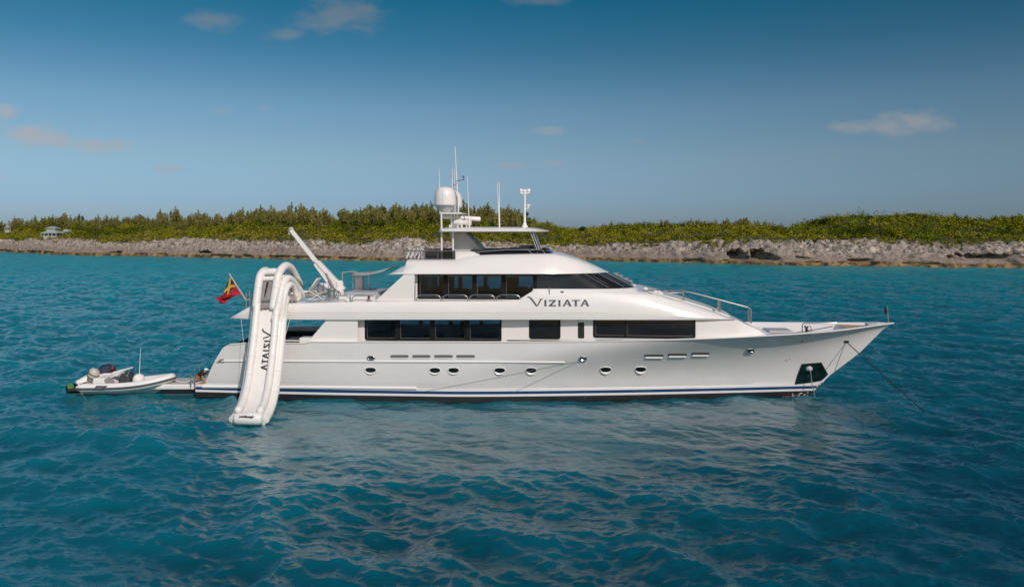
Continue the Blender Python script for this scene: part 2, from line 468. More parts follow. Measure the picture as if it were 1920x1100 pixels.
# ------------------------------------------------------------------ island
SHORE_PX = [(-900, 461), (-300, 466.5), (0, 472), (100, 477), (250, 480), (400, 483), (560, 486), (700, 488.5), (850, 489), (1000, 488.5),
            (1100, 488.5), (1300, 493), (1480, 497.5), (1700, 500.5), (1920, 503), (2300, 507), (3000, 511)]
ROCK_PX = [(-900, 441), (0, 449), (100, 450), (250, 451), (400, 447), (460, 447), (560, 449), (700, 453), (760, 444), (850, 452), (1000, 460),
           (1050, 461), (1200, 455), (1400, 449), (1500, 445), (1640, 447), (1700, 450), (1920, 453), (3000, 455)]
SKY_PX = [(-900, 425), (0, 419), (50, 411), (90, 407), (160, 404), (200, 405), (300, 402), (340, 396), (390, 402), (440, 399), (480, 389), (500, 386),
          (610, 386), (625, 402), (660, 390), (722, 384), (790, 386), (870, 384), (920, 387), (955, 391), (1000, 400), (1030, 410), (1050, 417),
          (1150, 413), (1200, 410), (1320, 408), (1390, 407), (1450, 413), (1475, 420), (1490, 421), (1520, 408), (1560, 397), (1610, 396), (1660, 395),
          (1720, 391), (1750, 395), (1800, 399), (1920, 399), (3000, 400)]
# mean plant height at the skyline (casuarinas stand on the left ridge, low scrub on the right)
PLANT = [(-900, 4.5), (0, 4.5), (450, 5.0), (1000, 4.5), (1050, 3.3), (1480, 3.4), (1520, 2.8), (3000, 3.0)]
sx = []; sy = []
for u, v in SHORE_PX:
    D = FPX * HC / (v - HV)
    sx.append((u - CU) * D / FPX); sy.append(D)
# keep X increasing
sx, sy = np.array(sx), np.array(sy)
def yshore(X): return np.interp(X, sx, sy) + 5.0 * (fbm(X * 0.05, X * 0 + 3.0, 3, 40) - 0.5) + 2.2 * (fbm(X * 0.25, X * 0 + 9.0, 3, 41) - 0.5)
RIDGE = 62.0
def itab(tab, u): return np.interp(u, [p[0] for p in tab], [p[1] for p in tab])
def terrain(X, S):
    """height at distance S inland of the shore at X (smooth part)"""
    ys = np.interp(X, sx, sy)
    Y = ys + S
    u_r = CU + X / (ys + 16) * FPX
    zr = HC - (itab(ROCK_PX, u_r) - HV) * (ys + 16) / FPX - 0.4
    u_k = CU + X / (ys + RIDGE) * FPX
    zk = HC - (itab(SKY_PX, u_k) - HV) * (ys + RIDGE) / FPX - itab(PLANT, u_k)
    s1 = np.clip(S / 16, 0, 1)
    lo = 1.0 + (zr - 1.0) * np.sin(s1 * np.pi / 2) ** 0.85
    s2 = np.clip((S - 16) / (RIDGE - 16), 0, 1)
    s2 = s2 ** 0.85
    hi = zr + (zk - zr) * (s2 * s2 * (3 - 2 * s2) * 0.6 + s2 * 0.4)
    back = np.clip((S - RIDGE) / 120, 0, 1)
    return np.where(S < 16, lo, hi) * (1 - back * 0.55)
def island_material():
    m = bpy.data.materials.new('limestone_and_shaded_soil'); m.use_nodes = True
    t = m.node_tree; b = t.nodes['Principled BSDF']; l = t.links
    def nd(ty, **k):
        n = t.nodes.new(ty)
        for a, c in k.items(): setattr(n, a, c)
        return n
    def mx(f, a, c):
        n = nd('ShaderNodeMix', data_type='RGBA')
        if isinstance(f, float): n.inputs[0].default_value = f
        else: l.new(f, n.inputs[0])
        for i, x in ((6, a), (7, c)):
            if isinstance(x, tuple): n.inputs[i].default_value = (*x, 1)
            else: l.new(x, n.inputs[i])
        return n.outputs[2]
    def mrange(x, a, c):
        n = nd('ShaderNodeMapRange'); l.new(x, n.inputs[0]); n.inputs[1].default_value = a; n.inputs[2].default_value = c
        return n.outputs[0]
    geo = nd('ShaderNodeNewGeometry')
    sp = nd('ShaderNodeSeparateXYZ'); l.new(geo.outputs['Position'], sp.inputs[0])
    n1 = nd('ShaderNodeTexNoise'); n1.inputs['Scale'].default_value = 0.55; n1.inputs['Detail'].default_value = 8; n1.inputs['Roughness'].default_value = 0.65
    l.new(geo.outputs['Position'], n1.inputs[0])
    n2 = nd('ShaderNodeTexNoise'); n2.inputs['Scale'].default_value = 0.12; n2.inputs['Detail'].default_value = 4
    l.new(geo.outputs['Position'], n2.inputs[0])
    att = nd('ShaderNodeAttribute', attribute_name='soil')
    n3 = nd('ShaderNodeTexNoise'); n3.inputs['Scale'].default_value = 1.3; n3.inputs['Detail'].default_value = 5; n3.inputs['Roughness'].default_value = 0.7
    l.new(geo.outputs['Position'], n3.inputs[0])
    rock = mx(mrange(n1.outputs[0], 0.36, 0.62), (0.14, 0.118, 0.10), (0.56, 0.485, 0.41))
    rock = mx(mrange(n2.outputs[0], 0.45, 0.72), rock, (0.36, 0.305, 0.26))
    rock = mx(mrange(n3.outputs[0], 0.47, 0.40), rock, (0.035, 0.030, 0.026))
    zz = nd('ShaderNodeMath', operation='MULTIPLY_ADD'); l.new(n1.outputs[0], zz.inputs[0]); zz.inputs[1].default_value = -2.2; l.new(sp.outputs[2], zz.inputs[2])
    # splash zone: smooth grey-brown rock, then an ochre band of algae at the tide line
    rock = mx(mrange(zz.outputs[0], 2.6, 0.8), rock, (0.275, 0.22, 0.185))
    rock = mx(mrange(n3.outputs[0], 0.44, 0.36), rock, (0.08, 0.068, 0.06))
    och = mx(mrange(n1.outputs[0], 0.4, 0.6), (0.05, 0.035, 0.02), (0.32, 0.215, 0.10))
    rock = mx(mrange(zz.outputs[0], 0.15, -0.15), rock, och)
    c = mx(att.outputs['Fac'], rock, (0.07, 0.07, 0.028))  # soil under the scrub painted dark for the shade between bushes
    l.new(c, b.inputs['Base Color'])
    b.inputs['Roughness'].default_value = 0.95
    b.inputs['Specular IOR Level'].default_value = 0.1
    bp = nd('ShaderNodeBump'); bp.inputs['Strength'].default_value = 0.9; bp.inputs['Distance'].default_value = 0.6
    l.new(n1.outputs[0], bp.inputs['Height']); l.new(bp.outputs[0], b.inputs['Normal'])
    return m
SOILLIM = lambda X, S: np.clip((S - np.maximum(9.0, 13.0 + 9.0 * (fbm(X * 0.035, S * 0 + 1.5, 3, 71) - 0.5) * 2)) / 3.0, 0, 1)
def build_island():
    xs = np.concatenate([np.arange(-760, -260, 4.0), np.arange(-260, 140, 0.42), np.arange(140, 420, 3.0)])
    ss = np.concatenate([[-3, -1.2, -0.5, -0.2], np.arange(0, 24, 0.42), np.arange(24, 70, 2.0), np.arange(70, 260, 12.0)])
    X, S = np.meshgrid(xs, ss)
    Sc = np.maximum(S, 0)
    Z = terrain(X, Sc)
    ysm = np.interp(X, sx, sy); off = yshore(X)
    rockw = np.clip((22 - S) / 6, 0, 1) * np.clip(S / 1.5, 0, 1)
    n = fbm(X * 0.42, S * 0.42, 5, 3)
    rid = 1 - np.abs(2 * fbm(X * 0.5 + 40, S * 0.5, 4, 8) - 1)
    big = fbm(X * 0.09, S * 0.12, 3, 15)
    Z = Z + rockw * ((n - 0.5) * 1.7 + (rid - 0.75) * 1.5 + (big - 0.5) * 2.2 + (fbm(X * 1.15, S * 1.1, 2, 61) - 0.5) * 1.6) * np.clip(0.35 + S / 9, 0, 1)
    tw = .55 * np.clip((15 - S) / 4, 0, 1) * np.clip(fbm(X * .06, S * .1, 2, 31) * 2 - .4, 0, 1)
    Zq = np.round((Z + .6 * fbm(X * .1, S * 0, 2, 32)) / 1.15) * 1.15 - .3
    Z = np.where(S > .3, Z + tw * (Zq - Z), Z)
    Z = Z + np.where(S > 22, (fbm(X * 0.08, S * 0.08, 3, 33) - 0.5) * 1.8, 0)
    Z = np.where(S < 0, np.where(S < -0.6, -1.5, np.where(S < -0.3, 0.05, 0.75 + 0.4 * (n - .5))), Z)
    Z = np.where((S >= 0) & (S < 24), np.maximum(Z, 0.55), Z)
    notch = np.where((S > -0.3) & (S < 0.3), -0.5 * fbm(X * .3, X * 0, 3, 5), 0)
    # caves: the lower rows are pushed inland under the rock above them
    cave = np.zeros_like(X)
    for (u, wx, s0, s1, dep) in ((1388, 2.4, .2, 6.2, 8), (1404, 1.6, .2, 3.0, 4), (1428, 1.6, 1.2, 6.0, 7), (1440, 2.6, .2, 3.6, 6), (1455, 1.5, .2, 1.4, 3), (1835, 3.0, 6.5, 9.5, 4), (1842, 3.0, 3.4, 5.2, 3), (1805, 1.6, 2.0, 3.6, 3),
                                 (1875, 6.5, 1.6, 3.6, 5), (1895, 2.0, .3, 2.2, 3), (380, 3.0, .1, 1.4, 4), (216, 4.0, .1, 1.0, 3), (880, 3, .1, 1.4, 3), (1512, 2.0, 1.0, 2.4, 2.5), (1622, 3.0, .1, 1.2, 2.5)):
        D = FPX * HC / (itab(SHORE_PX, u) - HV); cx = (u - CU) * D / FPX
        edge = np.clip(1 - (np.abs(X - cx) / (wx * (0.8 + .5 * fbm(S * .8, X * .4, 2, 7)))) ** 3, 0, 1)
        cave = np.maximum(cave, dep * edge * ((S >= s0) & (S <= s1)))
    und = np.clip((fbm(X * .22, X * 0 + 2, 3, 93) - .52) * 8, 0, 1)          # patchy tide-line notch
    cave = np.maximum(cave, 1.6 * und * ((S >= -.3) & (S < .3)))
    notch = notch + cave
    Y = off + S + (fbm(X * 0.7, S * 0.7 + 5, 3, 19) - 0.5) * 1.6 * rockw + notch
    ob = grid_mesh('island', X, Y, Z, [island_material()], smooth=False)
    a = ob.data.attributes.new('soil', 'FLOAT', 'POINT')
    a.data.foreach_set('value', SOILLIM(X, S).astype(np.float32).ravel())
    tag(ob, None, None, None, 'structure')
    return ob
build_island()
def ground_z(X, S): return terrain(np.asarray(X, float), np.asarray(S, float))

def foliage_material(name, dark, light, trunk=False):
    m = bpy.data.materials.new(name); m.use_nodes = True
    t = m.node_tree; b = t.nodes['Principled BSDF']; l = t.links
    att = t.nodes.new('ShaderNodeAttribute'); att.attribute_name = 'hue'
    oi = t.nodes.new('ShaderNodeObjectInfo')
    ad = t.nodes.new('ShaderNodeMath'); ad.operation = 'MULTIPLY_ADD'; l.new(oi.outputs['Random'], ad.inputs[0]); ad.inputs[1].default_value = 0.3
    l.new(att.outputs['Fac'], ad.inputs[2])
    mx = t.nodes.new('ShaderNodeMix'); mx.data_type = 'RGBA'
    l.new(ad.outputs[0], mx.inputs[0]); mx.inputs[6].default_value = (*dark, 1); mx.inputs[7].default_value = (*light, 1)
    l.new(mx.outputs[2], b.inputs['Base Color'])
    b.inputs['Roughness'].default_value = 0.7
    b.inputs['Specular IOR Level'].default_value = 0.04
    return m
LEAF_SCRUB = foliage_material('scrub_leaves', (0.04, 0.06, 0.012), (0.19, 0.18, 0.024))
def scrub_ramp():
    t = LEAF_SCRUB.node_tree; b = t.nodes['Principled BSDF']
    att = [n for n in t.nodes if n.type == 'ATTRIBUTE'][0]
    cr = t.nodes.new('ShaderNodeValToRGB'); t.links.new(att.outputs['Fac'], cr.inputs[0])
    e = cr.color_ramp.elements
    e[0].position, e[0].color = 0.0, (.026, .042, .006, 1); e[1].position, e[1].color = 1.0, (.22, .18, .085, 1)
    for p, c in ((.28, (.095, .120, .010)), (.58, (.200, .210, .012)), (.82, (.29, .265, .018))):
        q = e.new(p); q.color = (*c, 1)
    t.links.new(cr.outputs[0], b.inputs['Base Color'])
scrub_ramp()
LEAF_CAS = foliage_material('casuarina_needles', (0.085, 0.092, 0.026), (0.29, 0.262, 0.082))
LEAF_ROUND = foliage_material('broad_leaves', (0.018, 0.036, 0.010), (0.065, 0.085, 0.018))
LEAF_PALE = foliage_material('silver_leaves', (0.15, 0.14, 0.10), (0.30, 0.28, 0.22))
BARK = mat('bark', (0.16, 0.13, 0.10), 0.9, var=0.2)

def cards_mesh(name, C, size, hue, mats, upbias=0.4, aspect=1.0, r=rng, mi=None, axis=None):
    """one mesh of leaf-sized quads at points C"""
    n = len(C)
    nrm = r.normal(size=(n, 3)); nrm[:, 2] = np.abs(nrm[:, 2]) + upbias
    nrm /= np.linalg.norm(nrm, axis=1)[:, None]
    if axis is None:
        a = np.cross(nrm, r.normal(size=(n, 3)))
    else:
        a = axis + 0.0
    a /= np.linalg.norm(a, axis=1)[:, None] + 1e-9
    b = np.cross(nrm, a); b /= np.linalg.norm(b, axis=1)[:, None] + 1e-9
    s = size[:, None]
    V = np.stack([C - a * s * aspect - b * s * .35, C + a * s * .1 * aspect - b * s, C + a * s * aspect + b * s * .2, C - a * s * .2 * aspect + b * s], 1).reshape(-1, 3)
    me = bpy.data.meshes.new(name)
    me.vertices.add(len(V)); me.vertices.foreach_set('co', V.astype(np.float32).ravel())
    me.loops.add(4 * n); me.loops.foreach_set('vertex_index', np.arange(4 * n, dtype=np.int32))
    me.polygons.add(n); me.polygons.foreach_set('loop_start', np.arange(0, 4 * n, 4, dtype=np.int32))
    me.update(calc_edges=True)
    for m in mats: me.materials.append(m)
    at = me.attributes.new('hue', 'FLOAT', 'POINT')
    at.data.foreach_set('value', np.repeat(hue, 4).astype(np.float32))
    return me
def add_obj(name, me, parent=None):
    o = bpy.data.objects.new(name, me); COL.objects.link(o)
    if parent: o.parent = parent
    return o

def build_scrub():
    r = np.random.default_rng(5)
    C, S, H = [], [], []
    n = 0
    N = 13000
    X = np.where(r.random(N) < .9, r.uniform(-300, 165, N), np.where(r.random(N) < .5, r.uniform(-420, -300, N), r.uniform(165, 260, N))); Sd = 8 + (RIDGE + 16 - 8) * r.random(N) ** 1.15
    soil = SOILLIM(X, Sd)
    ok = (soil + r.uniform(-.3, .1, N) > 0.25) | ((fbm(X * .12, Sd * .25, 3, 55) > .60) & (Sd < 18))
    X, Sd = X[ok], Sd[ok]
    near_edge = np.clip((Sd - 14) / 16, 0, 1)
    lump = fbm(X * .07, Sd * .1, 3, 44)
    Rb = (0.55 + 1.25 * r.random(len(X)) ** 1.8) * (0.45 + 0.75 * near_edge) * (.60 + .95 * lump)
    Hb = Rb * r.uniform(0.75, 1.35, len(X))
    zone = fbm(X * 0.03, Sd * 0.06, 3, 90)
    fine = fbm(X * .16, Sd * .2, 2, 12)
    hueb = np.clip(0.20 + 1.1 * (zone - 0.3) + .5 * (fine - .4) + r.normal(0, 0.12, len(X)) + 0.32 * np.clip((36 - Sd) / 20, 0, 1), 0, .86) + .14 * (r.random(len(X)) < .04)
    hueb = np.where(r.random(len(X)) < .10, .16, hueb)
    G = ground_z(X, Sd); Yb = yshore(X) + Sd
    for i in range(len(X)):
        k = int(34 * Rb[i] ** 1.5) + 12
        d = r.normal(size=(k, 3)); d[:, 2] = np.abs(d[:, 2]); d /= np.linalg.norm(d, axis=1)[:, None]
        rad = r.uniform(0.55, 1.12, k)[:, None]
        c = d * rad * np.array([Rb[i], Rb[i], Hb[i]])
        C.append(c + np.array([X[i], Yb[i], G[i] - 0.15]))
        S.append(r.uniform(0.10, 0.23, k))
        H.append(np.clip(hueb[i] + r.normal(0, 0.07, k), 0, 1))
    me = cards_mesh('shrubbery', np.concatenate(C), np.concatenate(S), np.concatenate(H), [LEAF_SCRUB], 0.5, 1.1, r)
    o = add_obj('shrubbery', me)
    tag(o, 'low olive and yellow-green scrub covering the island behind the rocks', 'shrubbery', None, 'stuff')
build_scrub()

def casuarina_mesh(seed, height, spread):
    """several feathery leaders fanning up from the base, ragged and see-through at the top"""
    r = np.random.default_rng(seed)
    C, A, S, H = [], [], [], []
    ns = r.integers(4, 7)
    for q in range(ns):
        az = q / ns * 6.28 + r.uniform(-.5, .5)
        lean = (0.0 if q == 0 else r.uniform(.10, .30)) * spread
        top = height * (1.0 if q == 0 else r.uniform(.62, .95))
        foot = np.array([0, 0, height * r.uniform(.02, .15)])
        tip = np.array([math.cos(az) * lean * height, math.sin(az) * lean * height, top])
        nb = int(13 + 12 * top / height)
        hq = r.normal(0, .13)
        for b in range(nb):
            t = (b + r.random()) / nb
            base = foot + (tip - foot) * t + np.array([math.cos(az), math.sin(az), 0]) * .12 * height * spread * math.sin(math.pi * t) * (q > 0)
            a2 = r.uniform(0, 6.28); d = np.array([math.cos(a2), math.sin(a2), r.uniform(.5, 1.6)]); d /= np.linalg.norm(d)
            ln = height * (.17 * (1 - t) ** .5 + .05) * r.uniform(.5, 1.3)
            k = int(5 + 6 * (1 - t) + ln * 2)
            for j in range(k):
                f = (j + .4) / k
                C.append(base + d * ln * f + r.normal(0, .05 + .07 * ln, 3)); A.append(d + r.normal(0, .35, 3) + np.array([0, 0, .6]))
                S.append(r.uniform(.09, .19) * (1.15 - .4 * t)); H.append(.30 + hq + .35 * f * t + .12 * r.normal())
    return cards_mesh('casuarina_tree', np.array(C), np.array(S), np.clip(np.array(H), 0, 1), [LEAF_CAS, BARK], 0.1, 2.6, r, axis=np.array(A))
def build_trees():
    r = np.random.default_rng(77)
    variants = [casuarina_mesh(100 + i, h, s) for i, (h, s) in enumerate(((6.0, 1.0), (6.8, .85), (5.2, 1.3), (7.4, .7), (5.8, 1.15), (6.4, .9)))]
    trunks = []
    for i, h in enumerate((6.0, 6.8, 5.2, 7.4, 5.8, 6.4)):
        t = MB(); t.tube([(0, 0, -0.4), (0.05, 0.03, h * .4), (0, 0, h * .9)], [0.11, 0.07, 0.02], 6)
        ob = t.build('trunk', BARK); trunks.append(ob.data); bpy.data.objects.remove(ob)
    def plant(u, s, sc, label, group):
        D = 300.0
        for _ in range(8):
            x = (u - CU) * D / FPX
            D = float(yshore(np.array([x]))[0]) + s
        k = r.integers(0, 6)
        o = add_obj('casuarina_tree', variants[k])
        o.location = (x, D, float(ground_z(x, s)) - 0.2)
        o.scale = (sc * r.uniform(.85, 1.35),) * 2 + (sc,)
        o.rotation_euler = (r.normal(0, .05), r.normal(0, .05), r.uniform(0, 6.28))
        tag(o, label, 'tree', group)
        tr = add_obj('trunk', trunks[k], o)
    LA = ('grey-green feathery casuarina in the far row around and beyond the houses', 'casuarinas in the far row by the houses')
    LB = ('feathery casuarina on the ridge behind the crane, slide and satellite domes', 'casuarinas on the ridge behind the yacht')
    LC = ('small thin casuarina sprig on the low ridge over the foredeck', 'thin casuarinas on the low ridge over the foredeck')
    for i in range(84):
        u = -20 + 460 * (i + r.random()) / 84
        plant(u, r.uniform(40, 66), r.uniform(.55, 1.1), *LA)
    for i in range(150):
        u = 430 + 605 * (i + r.random()) / 150
        if 612 < u < 640 and r.random() < .7: continue
        tall = 1.0 + (0.25 if r.random() < .12 else 0)
        plant(u, r.uniform(38, 66), r.uniform(.52, 1.0) * tall * (0.75 if u > 985 else 1), *LB)
    for u in (1130, 1148, 1165, 1180, 1238, 1255, 1292, 1310, 1318, 1342, 1355, 1366, 1380, 1388, 1395, 1402, 1412, 1420, 1432, 1446, 1456, 1463):
        plant(u + r.normal(0, 3), r.uniform(52, 64), r.uniform(.42, .62), *LC)
    for u in (1790, 1815, 1868, 1898, 1915):
        plant(u, 60, .42, 'tiny casuarina sprig on the scrub skyline beyond the bow', 'casuarina sprigs beyond the bow')
    # rounded broad-leaved trees
    def round_mesh(seed, mats, rad, zsq, size):
        q = np.random.default_rng(seed)
        C, H = [], []
        for c in range(9):
            cc = q.normal(0, rad * .45, 3) * np.array([1, 1, .45]) + np.array([0, 0, rad * zsq])
            rr = rad * q.uniform(.4, .65); k = 75
            d = q.normal(size=(k, 3)); d /= np.linalg.norm(d, axis=1)[:, None]
            C.append(cc + d * rr * q.uniform(.7, 1.1, (k, 1)) * np.array([1, 1, .8])); H.append(np.clip(q.random() * .8 + q.normal(0, .1, k), 0, 1))
        C = np.concatenate(C)
        return cards_mesh('broadleaf_tree', C, q.uniform(size * .6, size * 1.2, len(C)), np.concatenate(H), mats, .4, 1.2, q)
    rv = [round_mesh(i, [LEAF_ROUND], 2.3, .55, .30) for i in range(4)]
    pv = [round_mesh(20 + i, [LEAF_PALE], 1.3, .5, .2) for i in range(3)]
    t = MB(); t.tube([(0, 0, -0.6), (0.1, 0, .8), (.2, .1, 1.6)], [.16, .12, .05], 6); ob = t.build('trunk', BARK); rtr = ob.data; bpy.data.objects.remove(ob)
    def plant2(u, s, sc, me, name, label, group, trunk=None):
        D = 300.0
        for _ in range(8):
            x = (u - CU) * D / FPX
            D = float(yshore(np.array([x]))[0]) + s
        o = add_obj(name, me); o.location = (x, D, float(ground_z(x, s)) - .2); o.scale = (sc, sc, sc * .85); o.rotation_euler = (0, 0, r.uniform(0, 6.28))
        tag(o, label, 'tree' if trunk else 'shrub', group)
        if trunk: add_obj('trunk', trunk, o)
    for u in list(np.linspace(1530, 1925, 19)) + [1092, 1160, 1205, 1262, 1275]:
        plant2(u + r.normal(0, 5), r.uniform(54, 66), r.uniform(.45, .8), rv[r.integers(0, 4)], 'broadleaf_tree',
               'dark rounded broad-leaved tree on the skyline between radar roof and right edge', 'dark rounded trees on the skyline', rtr)
    for u, s in ((1312, 30), (1322, 31), (1334, 30), (1346, 31), (1358, 32), (1368, 31), (1216, 33), (1224, 33)):
        plant2(u, s, r.uniform(.8, 1.15), pv[r.integers(0, 3)], 'silvery_shrub', 'pale silver-grey shrub in the green scrub above the foredeck rail', 'silvery shrubs in the scrub')
build_trees()

def build_house(u, v, D, w, label, two=True, name='beach_house', roofc=(0.30, 0.37, 0.35), zs=.58):
    p = P(u, v, D)
    h = thing(name, p, label, 'house')
    rm = mat('roof_sheet_' + name, roofc, 0.5, var=0.08)
    wm = mat('house_wall', (0.44, 0.43, 0.40), 0.7, var=0.05)
    dk = mat('house_window', (0.03, 0.03, 0.03), 0.3)
    W = w / 2
    def hip(m, hw, hd, z0, z1, rl, rd=0.0):
        m.loft([[(-hw, -hd, z0), (hw, -hd, z0), (hw, hd, z0), (-hw, hd, z0)], [(-hw, -hd, z0 + .15), (hw, -hd, z0 + .15), (hw, hd, z0 + .15), (-hw, hd, z0 + .15)],
                [(-rl, -rd - .05, z1), (rl, -rd - .05, z1), (rl, rd + .05, z1), (-rl, rd + .05, z1)]])
    m = MB(); m.box(-W * .78, W * .78, -W * .62, W * .62, -3, 2.3)
    wl = m.build('wall', wm, h, smooth=False)
    bw = -1.0
    m = MB()
    for q in range(5):
        x = -W * .9 + q * W * .45
        m.box(x - .07, x + .07, -W * .88, -W * .84, bw, 2.3)
    m.build('veranda_post', wm, h, smooth=False)
    m = MB(); hip(m, W, W * .9, 2.3, 4.0, W * .55, W * .45); m.build('roof', rm, h, smooth=False)
    if two:
        m = MB(); m.box(-W * .52, W * .52, -W * .42, W * .42, 3.7, 5.7); m.build('upper_wall', wm, h, smooth=False)
        m = MB(); hip(m, W * .66, W * .58, 5.7, 7.4, W * .22); m.build('upper_roof', rm, h, smooth=False)
    for q in (-.5, 0, .5):
        m = MB(); m.box(W * q - .5, W * q + .5, -W * .62 - .06, -W * .62 - .02, .3, 1.8); m.build('window', dk, h, smooth=False)
    h.scale.z = zs
    return h
build_house(99, 443, 345, 7.2, 'two-storey house with grey-green hipped roofs on the far left hillside')
build_house(127, 440, 352, 3.4, 'low annex with a grey roof just right of the green-roofed house', two=False, name='annex_house', roofc=(.33, .35, .33))
build_house(15, 431, 372, 2.4, 'small grey house half hidden in trees at the left edge', two=True, name='cottage', roofc=(.24, .23, .22), zs=.40)

# ------------------------------------------------------------------ motor yacht
YAW = math.radians(-4.0)
YT = Vector((1.5, 45.5, 0.0))
EX = Vector((math.cos(YAW), math.sin(YAW), 0)); EY = Vector((-math.sin(YAW), math.cos(YAW), 0))
CLOC = Vector(((Vector((0, 0, HC)) - YT).dot(EX), (Vector((0, 0, HC)) - YT).dot(EY), HC))   # camera seen from the yacht's own frame
def ray(u, v):
    d = Vector(((u - CU) / FPX, 1.0, -(v - HV) / FPX))
    return Vector((d.dot(EX), d.dot(EY), d.z)).normalized()
def lp(u, v, y):
    """yacht-frame x, z of the photo pixel on the plane y = const of the yacht"""
    d = ray(u, v); t = (y - CLOC.y) / d.y
    p = CLOC + d * t
    return p.x, p.z
def L3(u, v, y):
    x, z = lp(u, v, y); return Vector((x, y, z))
yacht = thing('motor_yacht', YT, 'large white three-deck motor yacht lying at anchor in the centre', 'yacht', YAW)

# ---- hull
XS_TIP, ZS_TIP = lp(1676, 606, 0)
XM = XS_TIP - 16.7
def hb_sheer(x):
    t = max(0.0, (x - XM) / (XS_TIP - XM))
    a = 3.92 * (1 - min(1, t) ** 2.5)
    return a - 0.35 * max(0, (-10 - x) / 9) ** 1.5
SH_PX = [(425, 645.5), (440, 643.5), (470, 643), (560, 643.5), (575, 640.2), (700, 640.5), (960, 641), (1100, 640), (1200, 638), (1310, 635), (1400, 631),
         (1500, 625.5), (1560, 620.5), (1600, 616), (1650, 609), (1673, 606)]
sheer = []
for u, v in SH_PX:
    y = 3.6
    for _ in range(12):
        x, z = lp(u, v, -y); y = 0.5 * y + 0.5 * max(0.0, hb_sheer(x))
    sheer.append((x, z))
sheer.append((XS_TIP, ZS_TIP + 0.01))
def z_sheer(x): return interp(x, sheer)
STEM = [(-1.4, lp(1450, 760, 0)[0])]
for u, v in ((1500, 749), (1519, 741), (1529, 730), (1555, 704), (1611, 662), (1658, 615.5), (1676, 606)):
    x, z = lp(u, v, 0); STEM.append((z, x))
def x_stem(z): return interp(z, STEM)
XLOW = lp(364, 730, -3.5)[0]
XUP0 = lp(383, 722, -3.5)[0]; XUP1 = lp(424, 646, -3.56)[0]
ZUP1 = sheer[0][1]
ZLOW = [-1.2, -0.5, 0.0, 0.31, 0.43, 0.585, 0.72]
NS = 96
ss = [(i / NS) for i in range(NS + 1)]
ss = [s if s < .5 else .5 + .5 * (1 - (1 - (s - .5) / .5) ** 1.25) for s in ss]
def hull_pt(s, z_or_t, upper):
    if upper:
        t = z_or_t
        zstem = lerp(0.61, ZS_TIP, t)
        xst = lerp(XUP0, XUP1, t) - 0.10 * math.sin(math.pi * t)
        if t > .9: xst += 0.25 * ((t - .9) / .1) ** 2
        xe = x_stem(zstem); x = lerp(xst, xe, s)
        xsh = lerp(XUP1, XS_TIP, s)
        z = lerp(0.74 - 0.13 * max(0, (s - .55) / .45) ** 1.5, z_sheer(xsh), t)
        zf = t
    else:
        z = z_or_t - 0.13 * max(0, (s - .55) / .45) ** 1.5; xe = x_stem(z); x = lerp(XLOW, xe, s); t = 0
        zf = -0.05 + 0.05 * (z / 0.74)
    zf2 = max(0, zf)
    x0 = lerp(-5.0, XM, zf2 ** 1.9); p = lerp(1.5, 2.5, zf2 ** 2.6)
    mx = lerp(3.66, 3.92, zf2 ** .6) if z > 0 else 3.66 + 0.6 * z
    q = max(0.0, (x - x0) / (xe - x0)); q = min(1, q)
    hb = max(0, mx) * (1 - q ** p) - 0.33 * max(0, (-10 - x) / 9) ** 1.5
    return Vector((x, -max(0.0, hb), z))
TS = [0, .06, .13, .22, .32, .42, .52, .62, .72, .80, .87, .93, .97, 1.0]
rows = [[hull_pt(s, z, False) for s in ss] for z in ZLOW] + [[hull_pt(s, t, True) for s in ss] for t in TS]
hm = MB(); nr = len(rows); n1 = NS + 1
vs = [p for r in rows for p in r] + [Vector((p.x, -p.y, p.z)) for r in rows for p in r]
off = nr * n1
fs, ms = [], []
for i in range(nr - 1):
    mi = 1 if i <= 2 else (0 if i == 3 else (2 if i == 4 else 0))
    for j in range(NS):
        fs.append((i * n1 + j, i * n1 + j + 1, (i + 1) * n1 + j + 1, (i + 1) * n1 + j)); ms.append(mi)
        fs.append((off + i * n1 + j + 1, off + i * n1 + j, off + (i + 1) * n1 + j, off + (i + 1) * n1 + j + 1)); ms.append(mi)
    fs.append((i * n1, (i + 1) * n1, off + (i + 1) * n1, off + i * n1)); ms.append(mi)       # transom and platform ledge
hm.v = [tuple(v) for v in vs]; hm.f = fs; hm.m = ms
hull = hm.build('hull', [HULLW, BLACK, BLUE], yacht, angle=28)
bvh_hull = BVHTree.FromPolygons([tuple(v) for v in vs], fs)
def hit(bvh, u, v, off=0.0):
    d = ray(u, v); h = bvh.ray_cast(CLOC, d)
    if h[0] is None:
        h = bvh.find_nearest(CLOC + d * (-3.5 - CLOC.y) / d.y)
    n = h[1] if h[1].dot(d) < 0 else -h[1]
    return h[0] + n * off, n
# bulwark, cap rail and decks
def top_xy(s):
    p = rows[-1][s]; return p
rim = MB(); inner = []; capo = []; capi = []
for j in range(n1):
    p = rows[-1][j]
    hb = -p.y; wi = max(0.0, hb - 0.17); wl = max(0.0, hb - 0.22)
    capo.append((p.x, hb + 0.035, p.z + 0.03)); capi.append((p.x - (0.1 if wi == 0 else 0), wi, p.z + 0.03))
def hull_half(x, z):
    best = []
    for dx, dz in ((.0031, .0017), (-.0047, .0029), (.0073, -.0041)):
        h = bvh_hull.ray_cast(Vector((x + dx, 0.001, z + dz)), Vector((0, -1, 0)))
        best.append(-h[0].y if h[0] is not None else 0.0)
    return sorted(best)[1]
deck_z = lambda x: interp(x, [(-20, 2.15), (11, 2.35), (14.5, 2.7), (16.0, 2.85), (17.2, 3.22), (18.4, 3.66), (19.0, 3.76), (19.4, 3.88), (XS_TIP, ZS_TIP - .01)])
